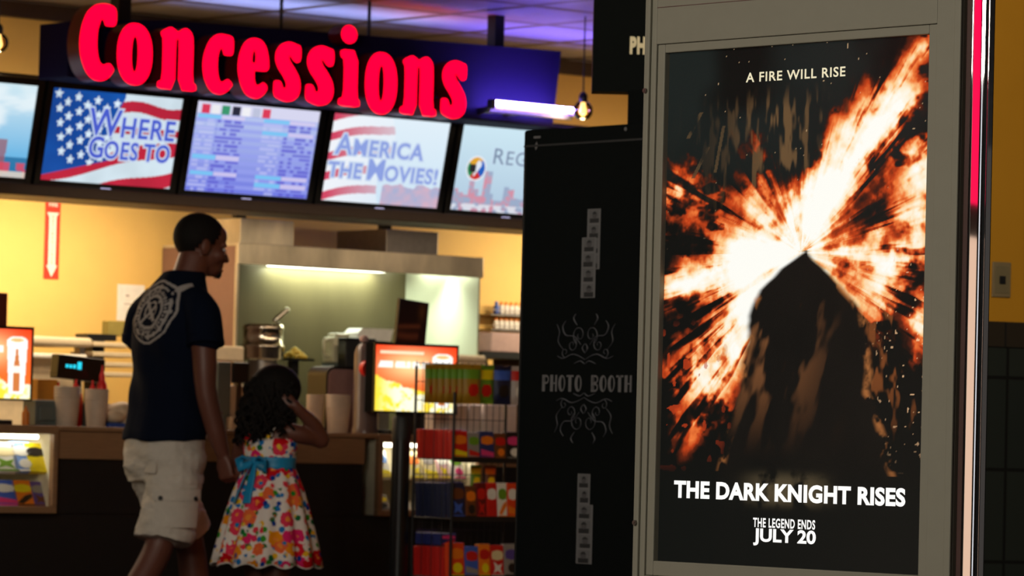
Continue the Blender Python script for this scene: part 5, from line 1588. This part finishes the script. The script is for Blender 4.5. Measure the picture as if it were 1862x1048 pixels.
# floral cotton: white ground, big red/pink/orange blooms, leaves and blue dots (printed pattern)
def floral():
    m = bpy.data.materials.new('floral_cotton'); m.use_nodes = True
    nt = m.node_tree; bs = nt.nodes['Principled BSDF']; bs.inputs['Roughness'].default_value = .85; bs.inputs['Specular IOR Level'].default_value = .1
    tc = nt.nodes.new('ShaderNodeTexCoord')
    def layer(prev, scale, off, cols, rad, wob, inner=None):
        mp = nt.nodes.new('ShaderNodeMapping'); mp.inputs['Location'].default_value = off
        nz = nt.nodes.new('ShaderNodeTexNoise'); nz.inputs['Scale'].default_value = scale * 3.5
        nt.links.new(tc.outputs['Object'], mp.inputs[0]); nt.links.new(mp.outputs[0], nz.inputs['Vector'])
        vm = nt.nodes.new('ShaderNodeVectorMath'); vm.operation = 'SCALE'; vm.inputs['Scale'].default_value = wob / scale
        nt.links.new(nz.outputs['Color'], vm.inputs[0])
        va = nt.nodes.new('ShaderNodeVectorMath'); va.operation = 'ADD'
        nt.links.new(mp.outputs[0], va.inputs[0]); nt.links.new(vm.outputs[0], va.inputs[1])
        vo = nt.nodes.new('ShaderNodeTexVoronoi'); vo.inputs['Scale'].default_value = scale; vo.inputs['Randomness'].default_value = .8
        nt.links.new(va.outputs[0], vo.inputs['Vector'])
        cr = nt.nodes.new('ShaderNodeValToRGB'); cr.color_ramp.interpolation = 'CONSTANT'
        el = cr.color_ramp.elements
        for i, c in enumerate(cols):
            e = el[0] if i == 0 else (el[1] if i == 1 else el.new(i / len(cols)))
            e.position = i / len(cols); e.color = (*srgb(*c), 1)
        sp = nt.nodes.new('ShaderNodeSeparateColor'); nt.links.new(vo.outputs['Color'], sp.inputs[0]); nt.links.new(sp.outputs[0], cr.inputs[0])
        col = cr.outputs[0]
        if inner:
            lt_ = nt.nodes.new('ShaderNodeMath'); lt_.operation = 'LESS_THAN'; lt_.inputs[1].default_value = rad * .36
            nt.links.new(vo.outputs['Distance'], lt_.inputs[0])
            mi = nt.nodes.new('ShaderNodeMix'); mi.data_type = 'RGBA'; mi.inputs[7].default_value = (*srgb(*inner), 1)
            nt.links.new(lt_.outputs[0], mi.inputs[0]); nt.links.new(col, mi.inputs[6]); col = mi.outputs[2]
        lt = nt.nodes.new('ShaderNodeMath'); lt.operation = 'LESS_THAN'; lt.inputs[1].default_value = rad
        nt.links.new(vo.outputs['Distance'], lt.inputs[0])
        mx = nt.nodes.new('ShaderNodeMix'); mx.data_type = 'RGBA'
        nt.links.new(lt.outputs[0], mx.inputs[0]); nt.links.new(prev, mx.inputs[6]); nt.links.new(col, mx.inputs[7])
        return mx.outputs[2]
    base = nt.nodes.new('ShaderNodeRGB'); base.outputs[0].default_value = (*srgb(238, 225, 216), 1)
    c = layer(base.outputs[0], 32, (.3, .1, .2), [(60, 150, 40), (30, 110, 60), (245, 190, 40), (40, 120, 190), (230, 60, 80)], .42, .35)
    c = layer(c, 16, (0, .5, 0), [(225, 30, 50), (235, 40, 110), (245, 150, 20), (210, 20, 30), (245, 110, 60), (235, 60, 90)], .50, .45, (250, 150, 60))
    c = layer(c, 26, (.7, .2, .9), [(40, 140, 50), (235, 230, 220), (20, 60, 150), (30, 130, 190), (245, 200, 60)], .27, .3)
    nt.links.new(c, bs.inputs['Base Color'])
    return m
flor = floral()
dr = MB()
n = 96
def pleat(rx, ry, z, amp, cy=0, ph=0):
    return [((rx + amp * math.cos(13 * t + ph)) * math.cos(t), cy + (ry + amp * math.cos(13 * t + ph)) * math.sin(t), z + amp * .6 * math.sin(13 * t)) for t in [2 * PI * k / n for k in range(n)]]
prof = [(.945, .112, .082, 0), (.91, .114, .084, 0), (.86, .104, .080, 0), (.835, .103, .080, .001), (.80, .116, .094, .003), (.74, .140, .120, .005), (.66, .163, .145, .008), (.58, .184, .168, .010), (.50, .202, .188, .012), (.452, .212, .198, .013)]
dr.loft([pleat(rx, ry, z, am, 0, i * .05) for i, (z, rx, ry, am) in enumerate(prof)], cap0=False, cap1=False)
dress = dr.build('floral_dress', flor, girl)
sd = dress.modifiers.new('cloth', 'SOLIDIFY'); sd.thickness = .004
hem = MB().tube([Vector(p) for p in pleat(.2125, .1985, .452, .013, 0, 9 * .05)] + [Vector(pleat(.2125, .1985, .452, .013, 0, 9 * .05)[0])], .004, 6).build('hem_trim', M['paper'], dress)
for sx in (1, -1):
    MB().tube([(sx * .052, -.080, .94), (sx * .058, -.062, .985), (sx * .060, -.01, 1.012), (sx * .056, .05, .985), (sx * .05, .080, .94)], .012, 10, flat=.4).build('shoulder_strap', flor, dress)
sash_m = mat('blue_satin', srgb(25, 140, 190), .4, noise=.08)
sr = [[((rx + .004) * math.cos(t), (ry + .004) * math.sin(t), z) for t in [2 * PI * k / 64 for k in range(64)]] for z, rx, ry in ((.825, .106, .084), (.835, .106, .083), (.862, .107, .083), (.872, .108, .084))]
sash = MB().loft(sr, cap0=False, cap1=False).build('sash', sash_m, girl)
sd = sash.modifiers.new('cloth', 'SOLIDIFY'); sd.thickness = .003
bw = MB()
bw.ball((0, -.098, .855), (.016, .012, .017), 14, 10)
for sx in (1, -1):
    mbx = [(sx * .008, -.100, .855), (sx * .04, -.112, .872), (sx * .066, -.108, .858), (sx * .060, -.106, .828), (sx * .03, -.104, .838), (sx * .008, -.100, .852)]
    bw.tube(mbx, [.008, .016, .020, .020, .014, .008], 12, flat=.35)
bw.build('bow', sash_m, sash)
for sx in (1, -1):
    MB().tube([(sx * .006, -.100, .85), (sx * .018 - .012, -.118, .79), (sx * .026 - .02, -.136, .73), (sx * .030 - .022, -.150, .69)], [.008, .017, .020, .021], 12, flat=.22).build('ribbon_tail', sash_m, sash)
# long curly hair: a full cap with many corkscrew locks, one mass
hc = MB()
P = lambda x, y, z: tuple(GH @ Vector((x, y, z)))
hc.ball(P(0, -.018, .022), (.100, .104, .094), 28, 18)
hc.ball(P(-.012, -.050, -.050), (.105, .076, .095), 24, 16)
hc.ball(P(.045, -.02, -.03), (.046, .062, .075), 20, 14); hc.ball(P(-.045, -.02, -.03), (.046, .062, .075), 20, 14)
rr = random.Random(11)
for k in range(90):
    an = R(172 + 192 * (k / 89.0)) ; an += rr.uniform(-.08, .08)
    ring = rr.choice((.72, .9, 1.0))
    x0 = -.008 + .108 * ring * math.cos(an); y0 = -.02 + .10 * ring * math.sin(an)
    zs = rr.uniform(-.02, .05); L_ = rr.uniform(.12, .20) * (1.08 if math.sin(an) < -.4 else .86)
    pts = []; ph = rr.uniform(0, 6.28); cr = rr.uniform(.008, .015); tw_ = rr.choice((-1, 1))
    for i in range(26):
        f = i / 25
        pts.append(P(x0 * (1 + .18 * f) + cr * math.cos(ph + tw_ * f * 17) * (.3 + f), y0 - .018 * f + cr * math.sin(ph + tw_ * f * 17) * (.3 + f), zs - L_ * f))
    hc.tube(pts, [.011 * (1 - .55 * (i / 25)) for i in range(26)], 7)
hc.build('curly_hair', hair_m, girl)
eyes(girl, GH, .86, eye_w, eye_i)
